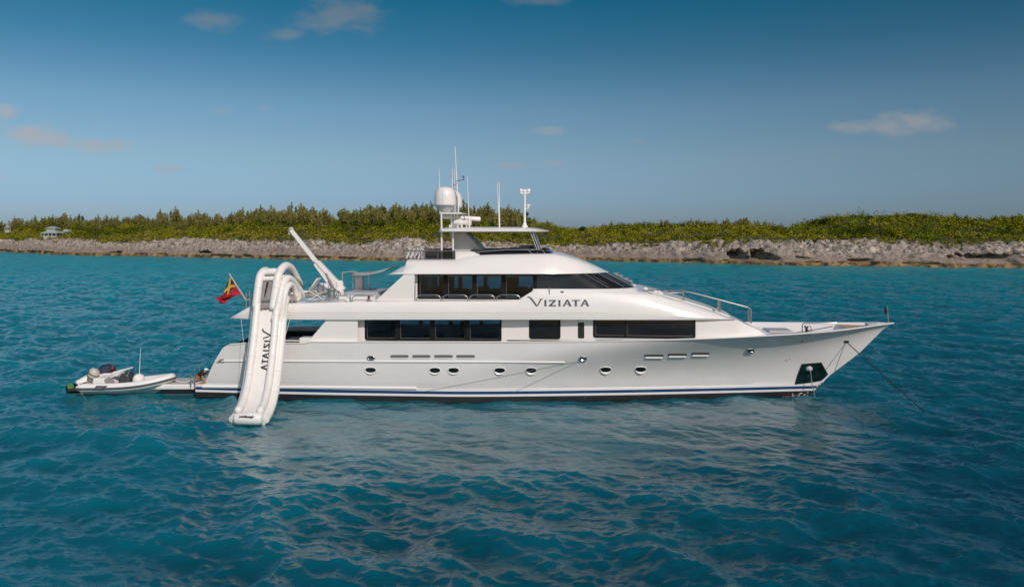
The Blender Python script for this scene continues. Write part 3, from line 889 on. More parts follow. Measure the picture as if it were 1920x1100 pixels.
for sg in (-1, 1):
    o = [(x, sg * y, z) for x, y, z in capo]; i_ = [(x, sg * y, z) for x, y, z in capi]
    rings = [o, i_]
    m1 = [(a[0], a[1], a[2]) for a in i_]
    low = [(a[0], sg * min(max(0, abs(a[1]) - .05), max(0, hull_half(a[0], deck_z(a[0])) - .06)), deck_z(a[0])) for a in i_]
    under = [(a[0], sg * max(0, abs(a[1]) - 0.09), a[2] - 0.07) for a in o]
    rim.loft([under, [(a[0], a[1], a[2] - .05) for a in o], o, i_, low], closed=False, caps=False)
rim.build('bulwark', WHITE, yacht, angle=40)
dm = MB()
dhw = [min(max(0, y - .04), max(0, hull_half(x, deck_z(x)) - .05)) for x, y, z in capi]
dm.loft([[(c[0], -w, deck_z(c[0])) for c, w in zip(capi, dhw)], [(c[0], w, deck_z(c[0])) for c, w in zip(capi, dhw)]], closed=False, caps=False)
dm.build('main_deck', TEAK, yacht)
# swim platform slab
m = MB(); m.box(XLOW + .02, XUP0 + .6, -3.3, 3.3, .60, .745); m.build('swim_platform', TEAK, yacht, bevel=.02)
# rub rails
def rail_on_hull(name, pts, r, material, sub=14, parent=hull, mb=None, off=0.0):
    path = []
    for a, b in zip(pts[:-1], pts[1:]):
        for k in range(sub): path.append(hit(bvh_hull, lerp(a[0], b[0], k / sub), lerp(a[1], b[1], k / sub), off)[0])
    path.append(hit(bvh_hull, *pts[-1], off)[0])
    t = MB() if mb is None else mb
    t.tube(path, r, 8)
    return t if mb is not None else t.build(name, material, parent)
rail_on_hull('rub_rail', [(416, 676.5), (700, 677.5), (1058, 678.8)], .055, WHITE)
rail_on_hull('rub_rail', [(380, 724.5), (600, 726), (781, 727.5)], .085, WHITE)
# recessed aft end fitting of the upper rub rail
def plate(mb, pts_px, off, thick, bvh=bvh_hull, mi=0):
    """plate lying on the hull: outline in photo pixels -> on the surface, given real thickness"""
    q = [hit(bvh, u, v, 0) for u, v in pts_px]
    nn = sum((n for _, n in q), Vector()).normalized()
    c = sum((p for p, _ in q), Vector()) / len(q)
    a = [p + n * (off + thick) for p, n in q]; b = [p - n * .02 for p, n in q]
    o = len(mb.v); mb.v += [tuple(x) for x in a + b] + [tuple(hit_center(bvh, pts_px, off + thick))]
    k = len(a); ce = o + 2 * k
    for i in range(k):
        j = (i + 1) % k
        mb.f.append((o + i, o + j, ce)); mb.m.append(mi)
        mb.f.append((o + i, o + k + i, o + k + j, o + j)); mb.m.append(mi)
def hit_center(bvh, pts, off):
    u = sum(p[0] for p in pts) / len(pts); v = sum(p[1] for p in pts) / len(pts)
    return hit(bvh, u, v, off)[0]
m = MB(); plate(m, [(406, 679.5), (414, 672.5), (420, 672.5), (420, 679.5)], 0, .03); m.build('fairlead', GREYM, hull, smooth=False)
# portholes
def oval_px(u, v, w, h, n=24, p=2.6):
    return [(u + w / 2 * math.copysign(abs(math.cos(a)) ** (2 / p), math.cos(a)), v + h / 2 * math.copysign(abs(math.sin(a)) ** (2 / p), math.sin(a)))
            for a in [2 * math.pi * k / n for k in range(n)]]
for u, v in ((695, 693.5), (815.5, 694), (850.5, 694), (937, 694), (996, 694), (1135.5, 692.5), (1201, 692)):
    m = MB(); plate(m, oval_px(u, v, 19, 9.5), 0, .012)
    ph = m.build('porthole', DARKGL, hull, smooth=False)
    rimp = [hit(bvh_hull, a, b, .02)[0] for a, b in oval_px(u, v + .3, 20.5, 11)]
    m = MB(); m.tube(rimp + [rimp[0]], .018, 6, caps=False); m.build('rim', WHITE, ph)
    # the outer sill, a shallow scoop that catches the light
    m = MB(); r0, r1 = [], []
    for k in range(13):
        a = math.radians(15 + 150 * k / 12)
        r0.append(hit(bvh_hull, u + 9.6 * math.cos(a), v + 4.4 * math.sin(a), .005)[0])
        w = math.sin(math.pi * k / 12)
        r1.append(hit(bvh_hull, u + 11.5 * math.cos(a), v + (4.8 + 2.2 * w) * math.sin(a), .02 + .06 * w)[0])
    r2 = [hit(bvh_hull, u + 11.8 * math.cos(math.radians(15 + 150 * k / 12)), v + (5.0 + 2.4 * math.sin(math.pi * k / 12)) * math.sin(math.radians(15 + 150 * k / 12)), -.01)[0] for k in range(13)]
    m.loft([r0, r1, r2], closed=False, caps=False); m.build('sill', WHITE, ph)
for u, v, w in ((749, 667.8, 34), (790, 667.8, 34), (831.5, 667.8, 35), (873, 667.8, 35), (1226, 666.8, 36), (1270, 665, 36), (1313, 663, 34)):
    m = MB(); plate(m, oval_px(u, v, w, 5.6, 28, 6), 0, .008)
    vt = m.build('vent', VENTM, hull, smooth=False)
    m = MB()
    lowl = [hit(bvh_hull, u - w / 2 + 2 + (w - 4) * k / 8, v + 3.2, .015)[0] for k in range(9)]
    m.tube(lowl, .022 if u < 1000 else .04, 6); m.build('vent_lip', WHITE, vt)
for u, v in ((696, 670.5), (1093, 671.5), (1407, 655.8)):
    m = MB(); plate(m, oval_px(u, v, 9, 4.2, 18, 3), 0, .01); f = m.build('hawse_hole', BLK, hull, smooth=False)
    rp = [hit(bvh_hull, a, b, .03)[0] for a, b in oval_px(u, v, 12, 6.2, 20, 3)]
    m = MB(); m.tube(rp + [rp[0]], .045, 6, caps=False); m.build('rim', STEEL, f)
m = MB(); plate(m, oval_px(1587, 640, 10, 3.4, 16, 2.4), 0, .03); m.build('bow_fairlead', BLK, hull, smooth=False)
# anchor pocket plate
AP = [(1490, 720), (1493, 708), (1503, 682), (1515, 681), (1540, 679), (1545, 688), (1552.5, 701), (1548, 706), (1540, 713), (1520, 716.5), (1505, 718.5)]
m = MB(); plate(m, AP, 0, .025); ap = m.build('anchor_plate', ANCHG, hull, smooth=False)
c, n = hit(bvh_hull, 1516, 690, .06)
m = MB(); m.ball(c, (.20, .12, .16), 12, 8); m.ball(c + n * .1, (.10, .07, .09), 10, 6)
m.build('anchor', GREYP, ap)
m = MB(); rg_ = random.Random(3)
for k in range(26):
    t = k / 25; u = lerp(1470, 1527, t) + rg_.uniform(-3, 3); v = lerp(742, 737, t) + rg_.uniform(-2.5, 2.5)
    m.ball(hit(bvh_hull, u, v, .0)[0], (rg_.uniform(.03, .09), .02, rg_.uniform(.02, .05)), 8, 5, rg_.choice((0, 0, 1)))
for k in range(9):
    t = k / 8; m.ball(hit(bvh_hull, lerp(1527, 1548, t), lerp(728, 712, t), .0)[0], (.05, .02, .05), 8, 5, k % 2)
m.build('waterline_growth', [mat('barnacles', (.42, .36, .32), .9), mat('rust', (.16, .05, .03), .9)], hull)
# bow staff with a small black pennant roll
b0 = L3(1666, 604, -.05); b1 = L3(1663.5, 573, -.05)
m = MB(); m.tube([b0, b1], [.03, .02], 8); js = m.build('jackstaff', STEEL, yacht)
m = MB(); m.tube([b1 + Vector((-.07, 0, -.05)), b1 + Vector((-.09, 0, -.25)), b1 + Vector((-.06, 0, -.45))], [.03, .10, .04], 8); m.build('pennant', BLK, js)

# ---- main deckhouse with its big windows
WY = 3.36
ZD = 2.2
def wx(u, y=-WY): return lp(u, 620, y)[0]
ZB_F = lp(900, 599.5, -3.9)[1]          # underside of the upper deck at its edge
ZTOPW = ZB_F - 0.02
w1t, w1b = lp(812, 597, -WY)[1], lp(812, 638.6, -WY)[1]
def wall_with_hole(mb, x0, x1, z0, z1, holes, y, th=.06):
    """flat side wall with rectangular openings, sorted in x"""
    x = x0
    for (a, b, c, d) in holes:
        mb.box(x, a, y - th / 2, y + th / 2, z0, z1)
        mb.box(a, b, y - th / 2 + .0005, y + th / 2 - .0005, z0, c); mb.box(a, b, y - th / 2 + .0005, y + th / 2 - .0005, d, z1)
        x = b
    mb.box(x, x1, y - th / 2, y + th / 2, z0, z1)
def ring_frame(mb, x0, x1, z0, z1, y0, y1, r, wdt):
    o = rrect(x1 - x0, z1 - z0, r); i = rrect(x1 - x0 - 2 * wdt, z1 - z0 - 2 * wdt, max(.02, r - wdt * .5))
    cx, cz = (x0 + x1) / 2, (z0 + z1) / 2
    mk = lambda q, y: [(cx + a, y, cz + b) for a, b in q]
    mb.loft([mk(o, y0), mk(i, y0), mk(i, y1), mk(o, y1), mk(o, y0)], True, False)
def glass_sheet(mb, x0, x1, z0, z1, y, r=.1, th=.012):
    q = rrect(x1 - x0, z1 - z0, r)
    mb.prism([((x0 + x1) / 2 + a, y, (z0 + z1) / 2 + b) for a, b in q], (0, th, 0))
xa, xf = wx(673), wx(1312)
g = lambda u: wx(u)
mh = MB()
hx0, hx1 = g(684) + .05, g(940.5) - .05
for sg in (-1, 1):
    wall_with_hole(mh, xa, hx1 + .3, ZD, ZTOPW, [(hx0, hx1, w1b + .05, w1t - .05)], sg * (WY - .03))
    wall_with_hole(mh, hx1 + .3, xf, 3.30, ZTOPW, [], sg * (WY - .03))
mh.box(xa, xa + .06, -WY + .06, WY - .06, ZD, ZTOPW)          # aft bulkhead
mh.box(hx1 + .3, hx1 + .36, -WY + .06, WY - .06, ZD, ZTOPW)   # bulkhead forward of the saloon
house = mh.build('main_deckhouse', WHITE, yacht, smooth=False)
m = MB(); m.box(xa + .07, hx1 + .29, -WY + .07, WY - .07, ZD + .02, ZD + .06); m.build('saloon_floor', DARKIN, house, smooth=False)
m = MB()
for k in range(6):
    x = lerp(hx0 + .6, hx1 - .8, k / 5)
    m.box(x - .5, x + .5, -1.4 if k % 2 else .4, -.4 if k % 2 else 1.6, ZD + .07, ZD + .6 + .12 * (k % 3))
m.box(hx0 + 4.4, hx0 + 4.6, 1.9, 3.2, ZD + .07, ZTOPW - .1)
m.box(hx0 + .1, hx0 + .4, 2.2, 3.2, ZD + .07, ZTOPW - .1)
m.build('saloon_furniture', DARKIN, house, smooth=False)
def big_window(u0, u1, vt, vb, mulls, sg, parent, y, see=True, thru_far=None, r=.14, name='window'):
    x0, x1 = lp(u0, vt, -y)[0], lp(u1, vt, -y)[0]
    z1, z0 = lp((u0 + u1) / 2, vt, -y)[1], lp((u0 + u1) / 2, vb, -y)[1]
    ys = sg * y
    m = MB()
    ring_frame(m, x0, x1, z0, z1, ys + sg * .022, ys - sg * .05, r, .085)
    for a, b in mulls:
        m.box(lp(a, vt, -y)[0], lp(b, vt, -y)[0], min(ys + sg * .018, ys - sg * .045), max(ys + sg * .018, ys - sg * .045), z0 + .06, z1 - .06)
    w = m.build(name, FRAME, parent, smooth=False)
    if mulls:
        xs_m = [x0 + .09] + [lp(q, vt, -y)[0] for ab in mulls for q in ab] + [x1 - .09]
        for a, b in zip(xs_m[0::2], xs_m[1::2]):
            m = MB(); yy = ys + sg * .014
            c_ = [(a + .05, yy, z0 + .13), (b - .05, yy, z0 + .13), (b - .05, yy, z1 - .15), (a + .05, yy, z1 - .15)]
            m.tube(c_ + [c_[0]], .011, 5, caps=False); m.build('pane_frame', GREYM, w)
    m = MB(); glass_sheet(m, x0 + .05, x1 - .05, z0 + .05, z1 - .05, ys + (-.006 if see else sg * .004), .1)
    m.build('glass', TGLASS if see else DARKGL, w, smooth=False)
    return w
for sg in (-1, 1):
    big_window(684, 940.5, 596, 638.8, [(742, 749.5), (806.5, 815), (873, 880)], sg, house, WY)
    big_window(992, 1051, 596, 635.5, [], sg, house, WY, False)
    big_window(1112, 1304, 596, 633.8, [(1171.5, 1174)], sg, house, WY, False)
    m = MB(); x0, x1 = g(1083.5), g(1095.5); zt, zb = lp(1090, 604, -WY)[1], lp(1090, 634, -WY)[1]
    m.prism([((x0 + x1) / 2 + a, sg * (WY + .012), (zt + zb) / 2 + b) for a, b in rrect(x1 - x0, zt - zb, .05)], (0, -sg * .05, 0)); m.build('dark_slot', BLK, house, smooth=False)  # black plate painted in for the shaded slot opening
# thin low step and handrail under the forward windows, door outline by the slot
m = MB()
for u0, u1 in ((1117, 1168), (1177, 1236), (1242, 1300)):
    m.tube([L3(u0, 637.2, -WY - .05), L3(u1, 635.6 if u0 > 1200 else 636.6, -WY - .05)], .018, 6)
m.build('grab_rail', STEEL, house)
m = MB(); m.prism([L3(1066, 600, -WY - .004), L3(1108, 600, -WY - .004), L3(1108, 639, -WY - .004), L3(1080, 639, -WY - .004), L3(1080, 626, -WY - .004), L3(1066, 622, -WY - .004)], (0, .02, 0))
m.build('side_door', GREYP if False else WHITE, house, smooth=False)

# ---- upper deck: fascia, wing bulwark and sloping foredeck trunk in one body
UST = [  # u, half width, v bottom, v crease, v top, fullness of the shoulder (0 = fascia, 1 = trunk), wing bulwark (1 = has inner side)
    (432, 3.50, 596.5, 595.5, 594.5, 0, 0), (440, 3.60, 597.3, 592, 589.5, 0, 0), (455, 3.68, 598, 586, 580.5, 0, 0), (469, 3.74, 598.4, 585.5, 573, 0, 0),
    (480, 3.78, 598.6, 585.5, 570.5, 0, 0), (540, 3.86, 599.3, 585.5, 569.5, 0, 0), (620, 3.92, 599.6, 585.5, 567, 0, 0), (700, 3.93, 599.6, 585.5, 565.2, 0, 0),
    (800, 3.93, 599.6, 585.5, 564.6, 0, 0), (900, 3.92, 599.6, 585.5, 564.2, 0, 0), (966, 3.90, 599.6, 585.5, 563.8, 0, .6), (972, 3.90, 599.6, 585.5, 562, 0, 1), (986, 3.88, 599.6, 585.6, 553, 0, 1),
    (1000, 3.87, 599.6, 585.8, 544.5, .02, 1), (1012, 3.86, 599.6, 586, 543.2, .05, 1), (1060, 3.83, 599.6, 586.2, 543.2, .12, 1), (1100, 3.79, 599.8, 586.8, 544.2, .22, 1), (1140, 3.74, 600, 587.5, 545.2, .34, 1), (1180, 3.70, 600, 588.5, 546.2, .48, .8),
    (1206, 3.67, 600, 589.3, 547.3, .6, .2), (1218, 3.65, 600, 590, 548.8, .66, 0), (1250, 3.62, 600, 591.5, 556.5, .8, 0), (1290, 3.55, 600, 594, 567.5, .9, 0), (1320, 3.48, 600, 596, 576.5, .95, 0), (1350, 3.38, 599.8, 597.8, 586, 1, 0),
    (1368, 3.30, 599.4, 598.6, 593, 1, 0), (1379, 3.22, 599, 598.8, 598, 1, 0)]
def up_section(u, w, vb, vc, vt, q, wing):
    x, zb = lp(u, vb, -w)
    zc = lp(u, vc, -w)[1]
    yt = w - lerp(.16, .95, q)
    zt = lp(u, vt, -yt)[1] if q < .3 else lp(u, vt, -(w - lerp(.16, .6, q)))[1]
    zt = max(zt, zc + .02); zc = max(zc, zb + .005)
    d = zt - zc
    zi = zt - .015
    zf = 5.36 if wing > 0 else zt
    zf = lerp(zt - .03, 5.36, wing) if wing else zt + .02 * q
    c = lerp(0, .10, q)
    pts = [(w - .62, zb - .0), (w - .06, zb - .012), (w, zb + .02), (w + .03, zc), (w + lerp(.015, -.06, q), zc + d * .32), (w - lerp(.03, .24, q), zc + d * .64), (w - lerp(.09, .52, q), zc + d * .88), (yt, zt),
           (yt - .16, zi + c * .3), (yt - .22, zf + c * .5), (yt * .45, zf + c * .9), (0, zf + c)]
    sb = [(x, -a, b) for a, b in pts]
    return sb + [(x, a, b) for a, b in reversed(pts[:-1])]
m = MB()
urings = []
def cr(tab, n):
    out = []
    for i in range(len(tab) - 1):
        a, b = tab[i], tab[i + 1]
        k = n if i > 16 else max(1, n // 2)
        for j in range(k): out.append(tuple(lerp(x, y, j / k) for x, y in zip(a, b)))
    out.append(tab[-1]); return out
urings = [up_section(*r) for r in cr(UST, 2)]
m.loft(urings, True, True)
bvh_up = BVHTree.FromPolygons(m.v, m.f)
upper = m.build('upper_deck', WHITE, yacht, angle=24)
# soffit shadow-gap strip is simply the open overhang above the deckhouse
# fine crease moulding along the fascia
path = [hit(bvh_up, u, 585.2 if u < 1150 else lerp(585.2, 592, (u - 1150) / 140), .0)[0] for u in range(476, 1150, 20)]
m = MB(); m.tube(path, .016, 6); m.build('fascia_moulding', WHITE, upper)

# ---- lettering helper: the ship's name, outline strokes measured from the photograph
def stroke(pts, ws):
    """ribbon polygon along pts with half widths ws (2-D)"""
    pts = [Vector((p[0], p[1], 0)) for p in pts]; L_, R_ = [], []
    for i, p in enumerate(pts):
        d = (pts[min(i + 1, len(pts) - 1)] - pts[max(i - 1, 0)]).normalized(); nrm = Vector((-d.y, d.x, 0))
        L_.append(p + nrm * ws[i]); R_.append(p - nrm * ws[i])
    return [[(L_[i].x, L_[i].y), (L_[i + 1].x, L_[i + 1].y), (R_[i + 1].x, R_[i + 1].y), (R_[i].x, R_[i].y)] for i in range(len(pts) - 1)]
NAME_POLYS = []
NAME_POLYS += stroke([(105, 250), (128, 236), (155, 231), (188, 243), (222, 275), (262, 325), (310, 388), (352, 445), (372, 466)], [5, 12, 17, 19, 21, 22, 22, 20, 8])   # V swash
NAME_POLYS += stroke([(372, 466), (405, 410), (440, 345), (470, 285)], [8, 17, 18, 19]) + stroke([(440, 284), (480, 282), (518, 276)], [6, 11, 7])
def serif_I(x):
    return [[(x - 36, 305), (x + 36, 305), (x + 30, 320), (x - 30, 320)], [(x - 26, 320), (x + 26, 320), (x + 24, 448), (x - 24, 448)], [(x - 30, 448), (x + 30, 448), (x + 36, 465), (x - 36, 465)]]
NAME_POLYS += serif_I(586) + serif_I(946)
NAME_POLYS += [[(680, 303), (858, 303), (856, 330), (676, 332)], [(790, 330), (856, 330), (748, 436), (676, 442)], [(672, 438), (860, 432), (852, 466), (668, 466)], [(676, 330), (700, 330), (690, 350), (676, 350)]]
def big_A(x):
    return [[(x - 18, 297), (x + 30, 297), (x - 62, 448), (x - 104, 448)], [(x - 2, 330), (x + 34, 303), (x + 106, 448), (x + 50, 448)], [(x - 58, 398), (x + 52, 398), (x + 60, 418), (x - 66, 418)],
            [(x - 112, 448), (x - 50, 448), (x - 46, 465), (x - 118, 465)], [(x + 40, 448), (x + 110, 448), (x + 116, 465), (x + 34, 465)]]
NAME_POLYS += big_A(1143) + big_A(1598)
NAME_POLYS += [[(1270, 303), (1466, 303), (1468, 334), (1448, 334), (1440, 326), (1296, 326), (1286, 336), (1264, 336)], [(1340, 326), (1396, 326), (1394, 450), (1342, 450)], [(1336, 450), (1400, 450), (1406, 465), (1330, 465)]]
def lettering(name, polys, fn, material, parent, thick=.012):
    """fn maps 2-D letter coordinates to (point, normal)"""
    m = MB()
    for q in polys:
        # subdivide edges a little so the letters follow the surface
        a = [fn(x, y) for x, y in q]
        top = [p + n * thick for p, n in a]; bot = [p - n * .01 for p, n in a]
        m.loft([bot, top], True, True)
    return m.build(name, material, parent, smooth=False)
lettering('name_lettering', NAME_POLYS, lambda x, y: hit(bvh_up, 980 + x / 13.714, 540 + y / 13.714), LETTER, upper)
m = MB(); m.tube([hit(bvh_up, 1030, 544, .03)[0] + Vector((0, 0, .12)), hit(bvh_up, 1030.3, 551, .03)[0]], .022, 6); m.build('bracket', GREYM, upper)
m = MB(); m.ball(hit(bvh_up, 1054, 547.5, .03)[0], (.10, .04, .05)); m.build('deck_light', GREYM, upper)

# aft wing panels of the main deck and upper deck, both sides
for sg in (-1, 1):
    m = MB(); y = 3.80
    q = [L3(577, 640.5, -y), L3(613, 598.5, -y), L3(670.5, 598.5, -y), L3(670.5, 640.5, -y)]
    m.prism([(p.x, sg * y, p.z) for p in q], (0, -sg * .12, 0)); m.build('wing_panel', WHITE, yacht, smooth=False, bevel=.02)
    m = MB(); m.prism([(L3(671.5, 599, -3.4).x, sg * 3.40, ZD), (L3(682.5, 599, -3.4).x, sg * 3.40, ZD), (L3(682.5, 599, -3.4).x, sg * 3.40, ZTOPW), (L3(671.5, 599, -3.4).x, sg * 3.40, ZTOPW)], (0, -sg * .05, 0))
    m.build('side_door', WHITE, yacht, smooth=False)
    m = MB(); y = 3.62
    q = [L3(703, 564.5, -y), L3(757, 515, -y), L3(776, 515, -y), L3(777.5, 520, -y), L3(776.5, 564.5, -y)]
    m.prism([(p.x, sg * y, p.z) for p in q], (0, -sg * .12, 0)); m.build('upper_wing_panel', WHITE, yacht, smooth=False, bevel=.02)

# forward wedge: house front flowing down from the trunk to the foredeck
def fsec(u, w, vb, vt, wt):
    x, zb = lp(u, vb, -w); zt = lp(u, vt, -wt)[1]; zt = max(zt, zb + .004)
    pts = [(w, zb), (lerp(w, wt, .45), lerp(zb, zt, .6)), (wt, zt), (wt * .6, zt + .05), (0, zt + .07)]
    return [(x, -a, b) for a, b in pts] + [(x, a, b) for a, b in reversed(pts[:-1])]
m = MB()
F = [(1302, 3.33, 637, 601.0, 3.33), (1320, 3.33, 637, 601, 3.33), (1345, 3.32, 637, 600.6, 3.30), (1365, 3.27, 636.5, 600, 3.25), (1379, 3.21, 636, 598.4, 3.20), (1395, 3.12, 635.5, 605.5, 3.04),
     (1412, 2.99, 635, 613.5, 2.86), (1430, 2.85, 634, 622.5, 2.68), (1447, 2.70, 633, 630.5, 2.5), (1456, 2.60, 632.5, 632, 2.4)]
F2 = []
for a, b in zip(F[:-1], F[1:]):
    for k in range(3): F2.append(tuple(lerp(x, y, k / 3) for x, y in zip(a, b)))
F2.append(F[-1])
m.loft([fsec(*r) for r in F2], True, True); m.build('house_front', WHITE, yacht, angle=30)

# ---- upper cabin and pilothouse
CY = 2.95
ZR = lp(900, 514, -3.55)[1]                    # flybridge underside
ZU = 5.36
xc0, xc1 = lp(779, 540, -CY)[0], lp(1003, 540, -CY)[0]
c = MB()
hz0, hz1 = lp(880, 560, -CY)[1], lp(880, 516, -CY)[1]
gx = lambda u: lp(u, 540, -CY)[0]
for sg in (-1, 1):
    wall_with_hole(c, xc0, xc1, ZU, ZR + .1, [(gx(784) + .05, gx(1000) - .05, hz0 + .05, hz1 - .05)], sg * (CY - .03))
c.box(xc0, xc0 + .06, -CY + .06, CY - .06, ZU, ZR + .1)
c.box(xc1 + .02, xc1 + .08, -CY + .06, CY - .06, ZU, ZR + .1)
cabin = c.build('upper_cabin', WHITE, yacht, smooth=False)
m = MB(); m.box(xc0 + .07, xc1, -CY + .07, CY - .07, ZU + .01, ZU + .05)
for k in range(5):
    x = lerp(xc0 + 1, xc1 - 1, k / 4); m.box(x - .45, x + .4, .3 - 1.6 * (k % 2), 1.3 - 1.6 * (k % 2), ZU + .06, ZU + .45)
m.box(xc0 + .5, xc0 + 1.3, 1.9, 2.85, ZU + .06, ZR); m.box(xc1 - 2.2, xc1 - 1.2, 1.6, 2.85, ZU + .06, ZR)
m.build('cabin_furniture', DARKIN, cabin, smooth=False)
for sg in (-1, 1):
    big_window(783, 1004.5, 514, 560.8, [(831.5, 839.5), (885.5, 893.5), (940.5, 948)], sg, cabin, CY, r=.06)
for sg in (-1, 1):
    m = MB(); m.box(gx(999), gx(1006.5), sg * (CY + .024) - .012, sg * (CY + .024) + .012, hz0 + .3, ZR + .02); m.build('corner_post', FRAME, cabin, smooth=False)
# pilothouse: raked glass band with a plan that rounds to the front
def plan(side, xk, xf, n=26, z=0, x0=None):
    out = [(x0, -side, z)]
    for k in range(n + 1):
        a = math.radians(-90 + 180 * k / n)
        e = .62
        out.append((xk + (xf - xk) * abs(math.cos(a)) ** e, side * math.copysign(abs(math.sin(a)) ** e, math.sin(a)), z))
    out.append((x0, side, z)); return out
zb = lp(1100, 541.8, -CY)[1]; zt = ZR - .01
xkb, xfb = lp(1052, 541, -CY)[0], lp(1187, 541, 0)[0]
xkt, xft = lp(1000, 515, -CY)[0], lp(1134, 512, 0)[0]
m = MB()
B_ = plan(CY - .02, xkb, xfb, z=zb, x0=xc1 + .02); T_ = plan(CY - .10, xkt, xft, z=zt, x0=xc1 + .02)
M_ = [tuple(lerp(a, b, .5) + (0.03 if i == 0 else 0) for i, (a, b) in enumerate(zip(p, q))) for p, q in zip(B_, T_)]
m.loft([B_, M_, T_], True, True)
pil = m.build('pilothouse', DARKGL, yacht, angle=30)
m = MB()
Bl = plan(CY + .10, xkb + .1, xfb + .16, z=ZU - .05, x0=xc1 - .1); Bm = plan(CY + .10, xkb + .1, xfb + .16, z=zb - .06, x0=xc1 - .1); Bh = plan(CY + .03, xkb, xfb + .05, z=zb + .005, x0=xc1 - .1)
m.loft([Bl, Bm, Bh], True, True); m.build('pilothouse_base', WHITE, pil, angle=30)
def glass_strip(k, w, material, name):
    a, b = Vector(B_[k]), Vector(T_[k]); o = Vector((a.x - xkb + 1.5, a.y, 0)).normalized() * .02
    mm = MB(); mm.tube([a + o, Vector(M_[k]) + o, b + o], w, 6); mm.build(name, material, pil)
for k in (6, 9, 12, 16, 19, 22): glass_strip(k, .03, FRAME, 'mullion')
def on_glass(k, t): 
    i = int(k); f = k - i
    a = Vector(B_[i]).lerp(Vector(B_[i + 1]), f); b = Vector(T_[i]).lerp(Vector(T_[i + 1]), f)
    return a.lerp(b, t) + Vector((.3, -.4, .25)).normalized() * .07
for k in (5.2, 8.2, 11.5):
    m = MB(); m.tube([on_glass(k, .05), on_glass(k + .3, .95)], .009, 6); m.tube([on_glass(k + .9, .30), on_glass(k + 1.2, .85)], .007, 5); m.build('wiper', GREYM, pil)
m = MB()
for t in (.2, .35, .55, .7): m.ball(on_glass(13.5, t) + Vector((.12, .3, .08)), (.16, .05, .07))
m.tube([on_glass(13.2, .1) + Vector((.1, .3, .05)), on_glass(13.2, .8) + Vector((.1, .3, .05))], .03, 6)
m.build('wiper_motor', GREYM, pil)

# ---- flybridge
FST = [  # u, half width, v bottom, v top
    (724, 3.10, 515.2, 514), (732, 3.30, 514.6, 508.8), (742, 3.40, 514.5, 502.8), (754, 3.48, 514.4, 496.5), (758, 3.5, 514.4, 486.8), (800, 3.55, 514.3, 486.4), (848, 3.56, 514.2, 486.2), (866, 3.56, 514.2, 481.5), (885, 3.56, 514.2, 478.5),
    (930, 3.55, 514.2, 477), (985, 3.50, 514.2, 476), (1020, 3.40, 514.1, 475.6), (1040, 3.28, 514.1, 476), (1062, 3.05, 514, 480.5), (1085, 2.70, 513.5, 487), (1105, 2.2, 512.8, 494), (1122, 1.6, 512, 501), (1134, .85, 511.3, 507), (1141, .18, 511, 510)]
def fly_section(u, w, vb, vt):
    x, zb_ = lp(u, vb, -w)
    ins = min(.95, w * .5)
    zt_ = lp(u, vt, -(w - ins * .85))[1]
    zt_ = max(zt_, zb_ + .03); d = zt_ - zb_
    pts = [(w * .72, zb_ - .012), (w - .05, zb_ - .01), (w, zb_ + .025), (w - .03 * ins, zb_ + min(.1, d * .3)), (w - ins * .25, zb_ + d * .45), (w - ins * .52, zb_ + d * .76), (w - ins * .78, zb_ + d * .95), (w - ins, zt_), (w * .4, zt_ + .005), (0, zt_ + .01)]
    sb = [(x, -a, b) for a, b in pts]
    return sb + [(x, a, b) for a, b in reversed(pts[:-1])]
F2 = []
for i, (a, b) in enumerate(zip(FST[:-1], FST[1:])):
    k = 3 if i > 9 else 2
    if i == 3: k = 1
    for j in range(k): F2.append(tuple(lerp(x, y, j / k) for x, y in zip(a, b)))
F2.append(FST[-1])
m = MB(); m.loft([fly_section(*r) for r in F2], True, True)
bvh_fly = BVHTree.FromPolygons(m.v, m.f)
fly = m.build('flybridge', WHITE, yacht, angle=30)
FZ = lp(800, 486.3, -2.75)[1]; FZ2 = lp(960, 476.5, -2.75)[1]
# aft rail with dark wind netting
m = MB(); y = -2.72; z0, z1 = FZ - .02, lp(800, 470.5, y)[1]; xa_, xb_ = lp(757, 480, y)[0], lp(853, 480, y)[0]
for yy in (y, -y):
    m.tube([(xa_, yy, z1), (xb_, yy, z1)], .03, 8); m.tube([(xa_, yy, z0 + .05), (xb_, yy, z0 + .05)], .02, 6)
    for k in range(4):
        xx = lerp(xa_, xb_, k / 3); m.tube([(xx, yy, z0), (xx, yy, z1)], .025, 6)
m.tube([(xa_, y, z1), (xa_, -y, z1)], .03, 8)
for z in (.3, .6): m.tube([(xa_, y, lerp(z0, z1, z)), (xa_, -y, lerp(z0, z1, z))], .012, 6)
fr = m.build('flybridge_rail', mat('dark_rail', (.12, .115, .115), .35), fly)
m = MB()
for yy in (y + .04, -y - .04): m.box(lp(797, 480, y)[0], xb_ - .03, yy - .006, yy + .006, z0 + .05, z1 - .03)
m.build('wind_screen', CGLASS, fr, smooth=False)
# coaming between rail and windscreen, seat backs
m = MB(); q = [(853, 487), (853, 472), (886, 472), (905, 479.5), (880, 481), (866, 484)]
m.prism([L3(u, v, -2.6) for u, v in q], (0, 5.2, 0)); m.build('flybridge_locker', WHITE, fly, smooth=False, bevel=.03)
